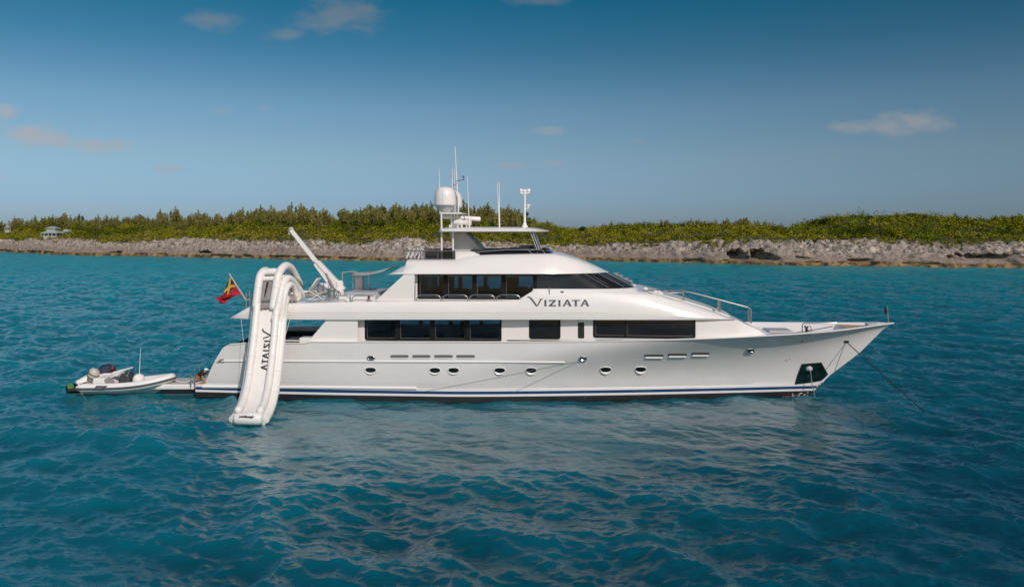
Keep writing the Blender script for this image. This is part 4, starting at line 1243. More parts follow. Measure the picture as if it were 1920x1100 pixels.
# flybridge smoked windscreen, following the coaming on both sides and round the front
m = MB(); pts0, pts1 = [], []
for u, w in ((882, 2.58), (900, 2.6), (960, 2.58), (1000, 2.5), (1025, 2.3), (1034, 1.9), (1038, 1.2), (1040, .5), (1040.5, 0)):
    x, z = lp(u, 478.8 if u < 900 else (476.8 if u < 1030 else 478), -2.6); 
    t = min(1, max(0, (u - 882) / 45)); h = .05 + .20 * t
    pts0.append((x, -w, z - .05)); pts1.append((x - .30 * t, -w + .10, z + h))
pts0 += [(a, -b, c_) for a, b, c_ in reversed(pts0[:-1])]; pts1 += [(a, -b, c_) for a, b, c_ in reversed(pts1[:-1])]
m.loft([pts0, pts1], False, False); ws = m.build('flybridge_windscreen', CGLASS, fly)
md = ws.modifiers.new('thickness', 'SOLIDIFY'); md.thickness = .015
m = MB(); m.tube(pts1, .018, 6); m.build('windscreen_rail', STEEL, ws)
m = MB()
for k in (1, 3, 4, 13, 14): m.tube([pts0[k], pts1[k]], .02, 6)
m.build('windscreen_post', GREYM, ws)
m = MB(); m.box(lp(890, 470, 0)[0], lp(1005, 470, 0)[0], -1.9, 1.9, FZ2 - .05, FZ2 + .22); m.box(lp(975, 470, 0)[0], lp(1005, 470, 0)[0], -1.2, 1.2, FZ2, FZ2 + .42); m.build('helm_console', DARKSOFA, fly, smooth=False, bevel=.04)

# ---- radar arch pylon, hardtop, poles
m = MB()
for sg in (-1, 1):
    y0 = 1.05 * sg
    q = [(842, 435.5), (853, 473.5), (908, 473.5), (873, 435.5)]
    m.prism([(lp(u, v, -1.05)[0], y0, lp(u, v, -1.05)[1]) for u, v in q], (0, -.28 * sg, 0))
q = [(858, 435.5), (872, 473.5), (912, 473.5), (876, 435.5)]
m.prism([(lp(u, v, -.77)[0], -.77, lp(u, v, -.77)[1]) for u, v in q], (0, 1.54, 0))
m.build('pylon', GREYP, fly, smooth=False, bevel=.03)
HTX = [(817, .5, 9.03, 9.05), (822, 1.5, 9.02, 9.12), (831, 2.0, 9.02, 9.24), (880, 2.15, 9.02, 9.27), (940, 2.15, 9.02, 9.27), (985, 2.05, 9.02, 9.26), (1005, 1.8, 9.02, 9.2), (1018, 1.4, 9.03, 9.12), (1028, .6, 9.04, 9.07)]
m = MB(); rr = []
for u, w, z0, z1 in HTX:
    x = lp(u, 430, -1.5)[0]
    pts = [(w * .8, z0), (w - .03, z0 + .005), (w, z0 + .035), (w - .25, lerp(z0, z1, .8)), (w * .7, z1), (0, z1 + .03)]
    rr.append([(x, -a, b) for a, b in pts] + [(x, a, b) for a, b in reversed(pts[:-1])] + [(x, 0, z0)])
m.loft(rr, True, True); hardtop = m.build('hardtop', WHITE, fly, angle=30)
m = MB()
for yy in (-1.55, 1.55):
    for du in (0, 4.6):
        a = L3(993.5 + du * .9, 434, -1.55); b = L3(1006.5 + du, 464, -1.55)
        m.tube([(a.x, yy, a.z), (b.x, yy, FZ2 + .2)], .045, 8)
m.build('hardtop_strut', STEEL, fly)
for u, vt, y in ((827.5, 400, -1.6), (849, 430, -1.6)):
    m = MB(); m.tube([L3(u + .8, 485, y), L3(u, vt, y)], .05, 8); m.build('mast_pole', WHITE, fly)
# domes and their platform
def depthpt(u, v, y): return L3(u, v, y)
pl = lp(846, 400, 0)
m = MB(); m.box(lp(826, 400, -.9)[0], lp(866, 400, -.9)[0], -1.1, 1.3, lp(846, 401.5, -.9)[1], lp(846, 398.6, -.9)[1]); plat = m.build('dome_platform', WHITE, hardtop, bevel=.03)
m = MB()
for u in (847, 853, 858):
    for y in (-.5, .6): m.tube([L3(u, 426, y), L3(u - 1, 400, y)], .05, 6)
m.build('platform_leg', WHITE, hardtop)
def dome(u, vt, vs, vb, w, y):
    x, zt_ = lp(u, vt, y); zs = lp(u, vs, y)[1]; z_b = lp(u, vb, y)[1]
    r = w / 2 * (CLOC - Vector((x, y, zs))).length / FPX
    m = MB(); H = zt_ - zs
    prof = [(r * .97, 0), (r, .02), (r * 1.0, H * .25), (r * .985, H * .5), (r * .9, H * .72), (r * .74, H * .87), (r * .5, H * .96), (r * .25, H * .99), (.01, H)]
    m.lathe(prof, (x, y, zs), 28); d = m.build('satellite_dome', WHITE, hardtop, angle=40)
    m = MB(); m.lathe([(r * .5, z_b - zs), (r * .62, (z_b - zs) * .75), (r * .93, -.04), (r * .985, 0)], (x, y, zs - .001), 28); m.lathe([(r * 1.02, -.05), (r * 1.03, -.02), (r * 1.02, .03)], (x, y, zs), 28)
    m.build('dome_base', mat('dome_grey', (.52, .52, .53), .4), d)
    m = MB(); a = math.radians(-95)
    m.tube([(x + rr_ * 1.004 * math.cos(a), y + rr_ * 1.004 * math.sin(a), zs + z) for rr_, z in prof[:6]], .008, 5); m.build('dome_seam', GREYP, d)
dome(834.5, 350, 384, 398, 41, -.65)
dome(846.5, 356, 387.5, 398, 40, .95)
# open array radar
a = L3(830.5, 406.3, -.3); b = L3(901, 410.6, -.3)
m = MB(); mid = (a + b) / 2
m.tube([a, a + (b - a) * .02, b - (b - a) * .02, b], [.10, .13, .13, .10], 10, sx=1.0); rad = m.build('radar_scanner', WHITE, hardtop)
m = MB(); m.lathe([(.22, -.35), (.24, -.1), (.12, -.05), (.10, .02)], (mid.x - .35, mid.y, mid.z - .12), 14); m.box(mid.x - .7, mid.x - .1, mid.y - .2, mid.y + .2, 9.28, mid.z - .4); m.build('radar_pedestal', WHITE, rad)
m = MB()
for u, v, r in ((858, 417, .17), (866, 417.5, .13), (875, 417.5, .19)):
    p = L3(u, v, -.7); m.tube([p + Vector((-.2, 0, 0)), p + Vector((.05, 0, .02)), p + Vector((.24, -.03, 0))], [r * .55, r, r * 1.05], 12); m.tube([(p.x, p.y, 9.26), p], .05, 6)
m.build('searchlight', WHITE, hardtop)
# whips, masts, wind vane
def whip(u0, v0, u1, v1, y, r, name='antenna', matl=WHITE):
    m = MB(); p0, p1 = L3(u0, v0, y), L3(u1, v1, y)
    m.tube([p0, p0.lerp(p1, .25), p1], [r, r * .8, r * .38], 6); return m.build(name, matl, hardtop)
whip(825, 401, 823.5, 316, -.9, .035); whip(848.8, 398, 847.7, 316, -.2, .04); whip(853, 398, 852, 317, .2, .03); whip(859.5, 398, 853, 274, .3, .055)
whip(880, 427, 876, 330, -.9, .035); whip(936.5, 426, 932, 341, -.6, .04); whip(936.5, 426, 936, 342, -.3, .045)
m = MB(); p = L3(851.5, 345, .1); m.tube([L3(852, 396, .1), p], .03, 6); m.ball(p, (.08, .08, .11)); m.ball(L3(846.5, 329, -.2), (.05, .05, .08)); m.build('masthead_light', GREYP, hardtop)
m = MB(); m.tube([L3(854, 340, .1), L3(869.5, 336.5, .1)], .018, 6); q = L3(869.5, 337, .1); m.tube([q, L3(870, 332, .1), L3(866.5, 330, .1)], [.03, .035, .05], 6); m.build('wind_vane', BLK, hardtop)
m = MB(); m.lathe([(.20, 0), (.14, .12), (.07, .28), (.065, 1.0), (.06, lp(984, 364, 0)[1] - 9.27)], (lp(984, 424, 0)[0], 0, 9.27), 12); lm = m.build('light_mast', WHITE, hardtop)
m = MB()
for du, dv in ((-7, 357.5), (0, 358.5), (7, 357.5)):
    p = L3(984 + du, dv, 0)
    m.ball(p, .115, 12, 8); m.ball(p + Vector((0, 0, -.13)), (.09, .09, .07), 10, 6)
m.box(*sorted((lp(976, 360, 0)[0], lp(992, 360, 0)[0])), -.05, .05, lp(984, 363.5, 0)[1], lp(984, 361.5, 0)[1]); m.build('mast_lamp', GLOBE, lm)
m = MB(); p = L3(991, 385, 0); m.ball(p, (.12, .1, .06)); m.ball(p + Vector((-.02, 0, -.12)), (.07, .07, .06)); m.tube([p + Vector((0, 0, -.2)), L3(985, 391, 0)], .025, 6); m.build('side_lamp', GLOBE, lm)
m = MB(); p = L3(988.5, 401, 0); m.ball(p, (.09, .08, .12)); m.build('camera_unit', BLK, lm)

# ---- rails of the upper deck and the foredeck
def arch(mb, u0, u1, vt, vb, y, r=.028, rad=.22):
    a, b = L3(u0, vt, y), L3(u1, vt, y); zb_ = L3(u0, vb, y).z
    pts = [(a.x, y, zb_), (a.x, y, a.z - rad), (a.x + rad * .3, y, a.z - rad * .3), (a.x + rad, y, a.z), (b.x - rad, y, a.z), (b.x - rad * .3, y, a.z - rad * .3), (b.x, y, a.z - rad), (b.x, y, zb_)]
    mb.tube(pts, r, 8)
for u0, u1, vt, vb in ((781, 826.5, 552.5, 565), (830, 877, 552.5, 565), (880, 927.5, 552.5, 565), (931, 975.5, 552.5, 563), (660, 705, 554, 566), (611, 656, 554, 568)):
    m = MB(); arch(m, u0, u1, vt, vb, -3.74); m.build('guard_rail', STEEL, upper)
m = MB()
y = -3.66
m.tube([L3(530, 555.5, y), L3(545, 555.5, y), L3(547, 558, y), L3(547.5, 570, y)], .024, 8); m.tube([L3(530, 562.5, y), L3(547.5, 562.5, y)], .018, 6)
m.build('guard_rail', STEEL, upper)
m = MB(); y = -3.3
m.tube([L3(468, 545, y), L3(468.5, 580, y)], .03, 8); m.tube([L3(461.5, 548, y), L3(462, 588, y)], .03, 8); m.tube([L3(461.5, 549, y), L3(474, 547, y)], .02, 6); m.tube([L3(473.5, 548, y), L3(473, 578, y)], .025, 6)
m.build('stern_rail', STEEL, upper)
fs0 = [L3(1212, 545, -2.2), L3(1240, 544.8, -2.4), L3(1282, 545.2, -2.6), L3(1345, 560.8, -2.72), L3(1400, 575.5, -2.72), L3(1406.5, 578, -2.7), L3(1408, 583, -2.7), L3(1408, 606, -2.68)]
m = MB(); m.tube(smooth_path(fs0[:5], 4) + fs0[5:], .045, 10)
m.tube([L3(1403.5, 580, -2.7), L3(1404, 604, -2.68)], .04, 8)
for u, v0, v1 in ((1281.5, 545.5, 564), (1347, 561.5, 584), (1349.5, 562.2, 585)): m.tube([L3(u, v0, -2.62), L3(u, v1, -2.62)], .04, 8)
m.tube([L3(1225, 549, -2.4), L3(1282, 547.6, -2.6)], .03, 6)
m.build('foredeck_rail', STEEL, yacht)
# swim platform hand rails
m = MB(); y0 = -3.05
for u, v, w in ((357.5, 697, 724), (365, 691.5, 722)):
    m.tube([L3(u, v, y0), L3(u + .3, w, y0)], .03, 8)
m.tube([L3(357.5, 697, y0), L3(365, 691.5, y0)], .02, 6); m.tube([L3(365, 691.5, y0), L3(374, 687, -1.2), L3(374.5, 707, -1.2)], .025, 6)
m.build('boarding_rail', STEEL, yacht)
# aft deck: dark sofa, low table, cockpit pillar
m = MB(); xs0, xs1 = lp(528, 620, 1.5)[0], lp(604, 620, 1.5)[0]
m.box(xs0 - .6, xs1 + 1.0, 2.7, 3.2, 2.2, 2.85); m.box(xs0 - 1.0, xs1, 1.4, 2.7, 2.2, 2.62); m.box(xs0 - .6, xs0 - .1, .2, 1.6, 2.2, 3.2)
m.box(xs0 - .9, xs0 - .2, -1.0, 2.6, 2.2, 2.8); m.box(xs0 + .2, xs0 + 1.2, -3.2, -2.2, 2.2, 2.85)
m.build('aft_deck_sofa', DARKSOFA, yacht, smooth=False, bevel=.06)
m = MB(); m.box(xs1 - .9, xs1 + .6, -2.6, -1.2, 3.0, 3.06); m.tube([(xs1 - .1, -1.9, 2.15), (xs1 - .1, -1.9, 3.0)], .1, 10); m.build('aft_deck_table', CUSH, yacht)
m = MB(); m.box(lp(564, 630, -3.3)[0], lp(585, 630, -3.3)[0], -3.55, -2.9, 2.16, lp(570, 632, -3.3)[1]); m.build('cockpit_step', WHITE, yacht, smooth=False, bevel=.03)
m = MB(); m.tube([(XUP1 + .7, 2.9, 2.2), (XUP1 + .7, 2.9, ZB_F)], .09, 10); m.tube([(XUP1 + 1.6, -2.95, 2.2), (XUP1 + 1.6, -2.95, ZB_F)], .09, 10); m.build('overhang_pillar', WHITE, yacht)

# ---- crane
UD = 5.37
cy = -1.2
base = L3(640, 551, cy); top_ = L3(545, 430, cy); mid_ = L3(594, 492, cy)
m = MB(); m.lathe([(.30, 0), (.28, .45), (.24, .5), (.24, .8), (.15, .9)], (base.x - .12, cy, UD), 16); crane = m.build('deck_crane', WHITE, yacht)
def beam(mb, a, b, h0, h1, w):
    d = (b - a).normalized(); up = Vector((-d.z, 0, d.x)); up = up if up.z > 0 else -up; sd = Vector((0, 1, 0))
    mb.loft([[a + up * h0 / 2 + sd * w / 2, a + up * h0 / 2 - sd * w / 2, a - up * h0 / 2 - sd * w / 2, a - up * h0 / 2 + sd * w / 2],
             [b + up * h1 / 2 + sd * w / 2, b + up * h1 / 2 - sd * w / 2, b - up * h1 / 2 - sd * w / 2, b - up * h1 / 2 + sd * w / 2]])
m = MB(); beam(m, base + Vector((0, 0, .1)), mid_ + (mid_ - base) * .0, .66, .38, .36); m.build('boom', WHITE, crane, smooth=False, bevel=.025)
m = MB(); beam(m, mid_ + (base - mid_) * .08, top_, .24, .20, .22); m.build('boom_extension', WHITE, crane, smooth=False, bevel=.02)
m = MB(); m.ball(top_ + Vector((.02, 0, 0)), (.16, .13, .14)); m.tube([top_ + Vector((-.08, 0, -.1)), top_ + Vector((-.10, 0, -.32))], .05, 8); m.tube([top_ + Vector((.5, 0, -.85)), top_ + Vector((.1, 0, -.2))], .02, 6); m.build('crane_hook', GREYP, crane)
m = MB(); a = L3(627, 545, cy - .22); b = L3(611, 512, cy - .22); m.tube([a, a.lerp(b, .6)], .08, 10); m.tube([a.lerp(b, .55), b], .045, 8); m.tube([L3(612, 516, cy - .2), L3(588, 488, cy - .2)], .02, 6); m.build('ram', GREYM, crane)
m = MB(); m.tube([L3(626, 560, -1.7), L3(620, 549, -1.6), L3(628, 542, -1.5), L3(636, 548, -1.5), L3(634, 561, -1.7)], .035, 8); m.build('hydraulic_hose', GREYM, crane)

# ---- awning with its poles (far side of the upper deck)
m = MB(); aw = []
for t in (0, .25, .5, .75, 1):
    x0_ = lerp(lp(664, 508, 1.5)[0], lp(741, 500, 1.5)[0], t); z_ = lerp(lp(664, 509.5, 1.5)[1], lp(741, 502, 1.5)[1], t) - .16 * math.sin(math.pi * t)
    ww = lerp(.3, 2.6, t ** .7); aw.append([(x0_, -ww + .6, z_ - .05), (x0_, .3, z_ + .06), (x0_, ww, z_)])
m.loft(aw, False, False); awn = m.build('awning', mat('awning_cloth', (.42, .40, .39), .8), yacht)
md = awn.modifiers.new('t', 'SOLIDIFY'); md.thickness = .02
for u, v, y in ((642, 510, .6), (662, 507.5, .6), (692, 506, 2.6)):
    m = MB(); p = L3(u, v, y); m.tube([(p.x, y, UD), p], .04, 8); m.build('awning_pole', STEEL, awn)
m = MB(); m.tube([L3(641.5, 511, .6), L3(662, 508.5, .6), aw[1][1]], .014, 5); m.build('awning_line', ROPE, awn)

# ---- upper deck lockers and tub
for u0, u1, v in ((637, 657, 553.5), (660, 706, 553.2)):
    m = MB(); m.box(lp(u0, 560, -3.2)[0], lp(u1, 560, -3.2)[0], -3.45, -2.6, UD - .1, lp(u0, v, -3.2)[1]); m.build('deck_locker', WHITE, upper, smooth=False, bevel=.04)
m = MB(); m.box(lp(650, 548, -1.5)[0], lp(716, 548, -1.5)[0], -1.9, 1.2, UD - .1, lp(690, 547.5, -1.9)[1]); m.build('tub_surround', GREYP, upper, smooth=False, bevel=.06)
# ---- foredeck fittings
m = MB(); m.prism([L3(1572, 628, 0), L3(1590, 605.5, 0) , L3(1655, 601.5, 0), L3(1655, 628, 0)], (0, .001, 0)) if False else None
zr1 = lp(1583, 608.5, 1.0)[1]
def fore_half(x): return max(.02, hb_sheer(x) - .32)
m = MB(); r0, r1 = [], []
xs_ = np.linspace(lp(1574, 612, 0)[0], lp(1640, 606, 0)[0], 9)
rings = []
for i, x in enumerate(xs_):
    w = fore_half(x); zz = zr1 + .05 * i / 8; zb_ = lerp(2.9, zz - .12, min(1, i / 5)); wb = max(.01, min(w, hull_half(x, zb_) - .08))
    w = max(wb, min(w, hull_half(x, zz) - .05))
    rings.append([(x + (.0 if i else -.25), -wb, zb_), (x + (.18 if i == 0 else 0), -w, zz), (x + (.18 if i == 0 else 0), w, zz), (x + (.0 if i else -.25), wb, zb_)])
m.loft(rings, True, True, mis=[0, 1, 0, 0]); m.build('bow_platform', [WHITE, TEAK], yacht, smooth=False)
m = MB(); x = lp(1624, 606, 0)[0]; m.box(x, x + .6, -.22, .22, zr1 + .02, zr1 + .22); m.build('windlass_cover', GREYP, yacht, bevel=.04)
m = MB(); x0_, x1_ = lp(1432, 616, .5)[0], lp(1478, 616, .5)[0]; m.box(x0_, x1_, -.6, .9, 2.35, lp(1450, 615.5, .5)[1]); m.build('foredeck_hatch', GREYP, yacht, smooth=False, bevel=.06)
m = MB(); y = .9
m.tube([L3(1504, 632, y), L3(1504.5, 608, y), L3(1507, 606, y), L3(1569, 605, y)], .035, 8); m.tube([L3(1521, 632, y), L3(1520.5, 613, y), L3(1517, 610, y)], .03, 8)
m.build('foredeck_stanchion', STEEL, yacht)
m = MB()
for a, b in (((1508, 611), (1515, 614)), ((1515, 612), (1510, 617)), ((1511, 618), (1517, 620)), ((1513, 614), (1512, 624)), ((1510, 621), (1514, 619))):
    m.tube([L3(*a, .85), L3((a[0] + b[0]) / 2, (a[1] + b[1]) / 2 + .6, .8), L3(*b, .85)], .05, 6)
m.build('coiled_line', BLK, yacht)

# ------------------------------------------------------------------ things on and around the yacht
def R2W(p):
    p = Vector(p); return YT + EX * p.x + EY * p.y + Vector((0, 0, p.z))
class YM(MB):
    """mesh in yacht-frame coordinates of a thing whose origin is at base"""
    def build_at(s, name, mats, root, base, **k):
        b = Vector(base); s.v = [tuple(Vector(p) - b) for p in s.v]
        return s.build(name, mats, root, **k)
def ything(name, base, label, cat, group=None):
    return thing(name, R2W(base), label, cat, YAW, group)

# ---- inflatable slide
SB = Vector((-13.45, -9.2, 0.0))
slide = ything('inflatable_slide', SB, 'tall white inflatable water slide hung over the side of the yacht', 'water slide')
cp = smooth_path([(-14.20, -2.9, 5.74), (-14.17, -3.7, 5.72), (-14.13, -4.2, 5.45), (-14.06, -4.65, 4.75), (-13.95, -5.25, 3.55), (-13.82, -5.98, 2.35), (-13.65, -6.8, 1.42),
                  (-13.48, -7.7, .82), (-13.36, -8.5, .52), (-13.29, -9.1, .42)], 6)
def frame(i):
    t = (cp[min(i + 1, len(cp) - 1)] - cp[max(i - 1, 0)]).normalized(); e = Vector((1, 0, 0))
    n = t.cross(e).normalized(); return cp[i], t, e, n
def on_slide(i, lat, h):
    c_, t, e, n = frame(i); return c_ + e * lat + n * h
BODY = [(-.76, .02), (-.5, .03), (-.34, .0), (-.22, .05), (-.11, .01), (0, .05), (.11, .01), (.22, .05), (.34, .0), (.5, .03), (.72, .02), (.80, -.06), (.83, -.2), (.83, -.36), (.76, -.50), (-.74, -.50), (-.82, -.36), (-.82, -.1)]
m = YM(); m.loft([[on_slide(i, a, b) for a, b in BODY] for i in range(len(cp))], True, True)
lane = m.build_at('slide_lane', VINYL, slide, SB, angle=50)
i0, i1 = 9, len(cp) - 3
for sg, nm in ((-1, 'side_tube'), (1, 'side_tube')):
    m = YM(); pth = [on_slide(i, sg * .535, .16) for i in range(i0, i1)]
    m.tube(pth, [.19] * len(pth), 12); e_ = pth[-1]; m.ball(e_, .192, 14, 10); m.build_at(nm, VINYL, slide, SB, angle=60)
m = YM()
pth = [on_slide(i, .80, -.20) for i in range(8, len(cp) - 1)]; m.tube(pth, .20, 12); m.build_at('outer_tube', VINYL, slide, SB, angle=60)
m = YM(); pth = [on_slide(i, -.76, -.22) for i in range(8, len(cp) - 1)]; m.tube(pth, .19, 12); m.build_at('outer_tube', VINYL, slide, SB, angle=60)
def seams(pth, r, step, parent):
    m = YM()
    for i in range(step, len(pth) - 1, step):
        d = (pth[i + 1] - pth[i - 1]).normalized(); m.tube([pth[i] - d * .012, pth[i] + d * .012], r, 14)
    m.build_at('seam', mat('vinyl_seam', (.60, .57, .54), .5), parent, SB)
for sg in (-1, 1): seams([on_slide(i, sg * .535, .16) for i in range(i0, i1)], .1935, 5, lane)
seams([on_slide(i, .80, -.20) for i in range(8, len(cp) - 1)], .2035, 6, lane)
e_ = cp[-1]
fa, fb = e_ + Vector((-.60, -.12, -.12)), e_ + Vector((.74, -.02, -.12))
m = YM(); d_ = (fb - fa).normalized(); m.tube([fa, fa + d_ * .05, fa + d_ * .14, fb - d_ * .14, fb - d_ * .05, fb], [.16, .25, .30, .30, .25, .16], 16); roll = m.build_at('front_roll', VINYL, slide, SB, angle=60)
def slide_rail(name, lat0, lat1, yz, r, nseg=5):
    ctrl = [(-14.12 + lerp(lat0, lat1, i / (len(yz) - 1)), y, z) for i, (y, z) in enumerate(yz)]
    p = smooth_path(ctrl, nseg); mm = YM(); mm.tube(p, r, 12); mm.ball(p[-1], r * 1.01, 12, 8); mm.ball(p[0], r * 1.01, 12, 8)
    return mm.build_at(name, VINYL, slide, SB, angle=60), p
A_, pa = slide_rail('arch_tube', -.56, -.50, [(-4.62, 5.15), (-4.42, 5.9), (-4.18, 6.58), (-3.75, 6.88), (-3.2, 6.88), (-2.6, 6.6), (-1.9, 6.1)], .215)
B_2, pb = slide_rail('arch_tube', .36, .70, [(-4.62, 5.10), (-4.42, 5.9), (-4.2, 6.62), (-3.8, 7.03), (-3.2, 7.18), (-2.5, 6.95), (-1.9, 6.45), (-1.6, 6.12)], .215)
C_2, pc = slide_rail('side_rail', .545, 1.05, [(-4.93, 4.5), (-4.72, 5.0), (-4.5, 5.7), (-4.25, 6.25), (-3.85, 6.52), (-3.35, 6.42), (-2.6, 5.95), (-2.0, 5.52)], .188)
D_2, pd = slide_rail('side_rail', .81, 1.15, [(-4.74, 4.2), (-4.66, 4.7), (-4.55, 5.55), (-4.28, 6.05), (-3.9, 6.22), (-3.5, 6.0), (-3.3, 5.6)], .15)
for y, z, r in ((-3.72, 6.84, .20), (-4.0, 6.48, .15)):
    m = YM(); m.tube(smooth_path([(-14.66, y, z - .05), (-14.45, y - .05, z + .02), (-14.0, y - .05, z + .04), (-13.76, y, z)], 4), r, 12); m.build_at('cross_tube', VINYL, slide, SB, angle=60)
m = YM(); m.tube([(-13.72, -3.9, 6.55), (-13.66, -3.9, 6.55), (-13.2, -3.6, 6.52)], [.10, .18, .18], 12); m.ball((-13.66, -3.92, 6.55), .18); m.build_at('cross_tube', VINYL, slide, SB, angle=60)
# grey fabric panels
def panel(name, quad, material, n=6, sag=.05, border=True):
    q = [Vector(p) for p in quad]; mm = YM(); rows_ = []
    nn = (q[1] - q[0]).cross(q[3] - q[0]).normalized()
    for i in range(n + 1):
        s = i / n; rows_.append([q[0].lerp(q[1], t / n).lerp(q[3].lerp(q[2], t / n), s) + nn * sag * math.sin(math.pi * s) * math.sin(math.pi * t / n) for t in range(n + 1)])
    mm.loft(rows_, False, False); o = mm.build_at(name, material, slide, SB)
    md = o.modifiers.new('t', 'SOLIDIFY'); md.thickness = .02
    if border:
        mm = YM(); mm.tube([p + Vector((0, -.03, 0)) for p in q + [q[0]]], .02, 6); mm.build_at('panel_edge', BLK, o, Vector(SB))
    return o
gate = panel('entry_gate', [(-14.53, -4.52, 5.30), (-13.92, -4.50, 5.32), (-13.84, -4.16, 6.42), (-14.48, -4.20, 6.40)], MESHG)
m = YM(); m.loft([[(-14.27, -4.53, 5.62), (-14.24, -4.53, 5.62)], [(-14.27, -4.40, 6.0), (-14.16, -4.40, 6.05)], [(-14.25, -4.25, 6.36), (-14.14, -4.25, 6.36)]], False, False); o = m.build_at('gate_slit', BLK, gate, SB)
md = o.modifiers.new('t', 'SOLIDIFY'); md.thickness = .015
panel('side_panel', [(-13.65, -3.6, 5.75), (-13.05, -1.7, 5.55), (-13.25, -1.75, 6.3), (-13.6, -3.5, 6.85)], MESHG, border=False)
panel('apron', [(-14.48, -4.70, 4.98), (-13.90, -4.66, 5.02), (-13.90, -4.54, 5.30), (-14.53, -4.54, 5.28)], MESHG, border=False)
m = YM(); pt = [L3(538, 556, -2.7), L3(562, 556, -2.6)]; m.tube([pt[0], pt[1] - Vector((.12, 0, 0)), pt[1], pt[1] + Vector((.08, 0, 0))], [.29, .29, .24, .1], 16); m.build_at('platform_tube', VINYL, slide, SB, angle=60)
for P_, r_, st_ in ((pa, .2185, 6), (pb, .2185, 6), (pc, .1915, 7)): seams(P_, r_, st_, slide)
m = YM(); m.tube([L3(508, 700, -7.2), L3(560, 644, -3.85)], .012, 5) if False else m.tube([on_slide(24, .95, -.2), L3(552, 570, -3.8)], .010, 5); m.tube([on_slide(30, -.9, -.2), L3(452, 600, -3.6)], .010, 5); m.build_at('tether_line', ROPE, slide, SB)
# the ship's name runs down the lane, reading as it does in the photograph
lens_ = [0]
for i in range(1, len(cp)): lens_.append(lens_[-1] + (cp[i] - cp[i - 1]).length)
def lane_point(dist, lat):
    i = int(np.searchsorted(lens_, dist)) - 1; i = max(0, min(len(cp) - 2, i)); f = (dist - lens_[i]) / (lens_[i + 1] - lens_[i])
    c0, t0, e0, n0 = frame(i); c1, t1, e1, n1_ = frame(i + 1); n = n0.lerp(n1_, f).normalized()
    return c0.lerp(c1, f) + e0 * lat + n * .052, n
def arc_at_z(z):
    for i in range(len(cp) - 1):
        if cp[i].z >= z > cp[i + 1].z: return lerp(lens_[i], lens_[i + 1], (cp[i].z - z) / (cp[i].z - cp[i + 1].z))
d0, d1 = arc_at_z(3.98), arc_at_z(2.02)
def slide_letter(x, y):
    a = (x - 105) / 1613.0; b = (465 - y) / 235.0      # along the word, and up the letter (tops towards the outer edge)
    p, n = lane_point(lerp(d0, d1, a), .30 - b * .46); return p - SB, n
lettering('lane_lettering', NAME_POLYS, slide_letter, BLK, lane, .006)
# small maker's line on the front roll: dark lower-case strokes
m = YM(); x = fa.x + .34; r = random.Random(4)
for ch in "unaidbuoyk":
    w = .052; h = .06; y_ = lambda z: fa.y - math.sqrt(max(0, .30 ** 2 - (z - fa.z) ** 2)) - .004
    zb_ = fa.z + .13
    def st(x0, x1, z0, z1): m.box(x0, x1, y_((z0 + z1) / 2) - .006, y_((z0 + z1) / 2) + .03, z0, z1)
    tall = ch in 'dbki'; desc = ch == 'y'
    st(x, x + .014, zb_ - (.03 if desc else 0), zb_ + h * (1.5 if tall and ch != 'd' else 1))
    if ch != 'i':
        st(x + w - .014, x + w, zb_ - (.02 if desc else 0), zb_ + h * (1.5 if ch == 'd' else 1))
        if ch in 'uaobdy': st(x + .014, x + w - .014, zb_, zb_ + .014)
        if ch in 'naobdk': st(x + .014, x + w - .014, zb_ + h - .014, zb_ + h)
    x += w + .022 if ch != 'i' else .036
m.build_at('roll_lettering', BLK, roll, SB, smooth=False)

# ---- ensign on its staff
s0, s1 = L3(461.5, 563, -.4), L3(430.5, 514.5, -.4)
st_b = Vector((s0.x + .25, -.4, 5.1))
staff = ything('flagstaff', st_b, 'raked pale flagstaff at the yacht stern carrying the red ensign', 'flagstaff')
m = YM(); m.tube([st_b, s0, s1], [.045, .045, .035], 8); m.ball(s1, .06); m.build_at('pole', mat('varnished_wood', (.55, .45, .34), .3), staff, st_b)
FL = [((431.8, 519), (452.5, 553.5)), ((426.5, 530), (446, 553)), ((421.5, 542), (438, 556)), ((418.5, 552), (431, 559.5)), ((414, 556.5), (424, 565)), ((409, 556), (420, 569.5)), ((403, 558), (413, 568))]
nb, na = 96, 64; rws = []
for j in range(nb + 1):
    b = j / nb * (len(FL) - 1); k = min(int(b), len(FL) - 2); f = b - k; rw = []
    for i in range(na + 1):
        a = i / na
        u = lerp(lerp(FL[k][0][0], FL[k + 1][0][0], f), lerp(FL[k][1][0], FL[k + 1][1][0], f), a); v = lerp(lerp(FL[k][0][1], FL[k + 1][0][1], f), lerp(FL[k][1][1], FL[k + 1][1][1], f), a)
        yy = -.4 + .20 * math.sin(j / nb * 9 + a * 3) * (j / nb) + .10 * math.sin(a * 9 + j / nb * 11) * (j / nb)
        rw.append(L3(u, v + 1.2 * math.sin(j / nb * 22 + a * 4) * (j / nb), yy))
    rws.append(rw)
fb_ = Vector(rws[0][0])
flag = ything('ensign_flag', fb_, 'red ensign with a gold saltire corner drooping from the stern flagstaff', 'flag')
m = YM()
for j in range(nb):
    for i in range(na):
        a, b = (i + .5) / na, (j + .5) / nb
        mi = 0
        if a < .5 and b < .44:
            p, q = a / .5, b / .44; d1_, d2_ = abs(p - q), abs(p + q - 1)
            mi = 1 if min(d1_, d2_) < .17 else (2 if abs(p - .5) > abs(q - .5) else 3)
        m.add([rws[j][i], rws[j][i + 1], rws[j + 1][i + 1], rws[j + 1][i]], [(0, 1, 2, 3)], mi)
cl = m.build_at('flag_cloth', [RED, GOLD, DGREEN, BLK], flag, fb_)
md = cl.modifiers.new('t', 'SOLIDIFY'); md.thickness = .008

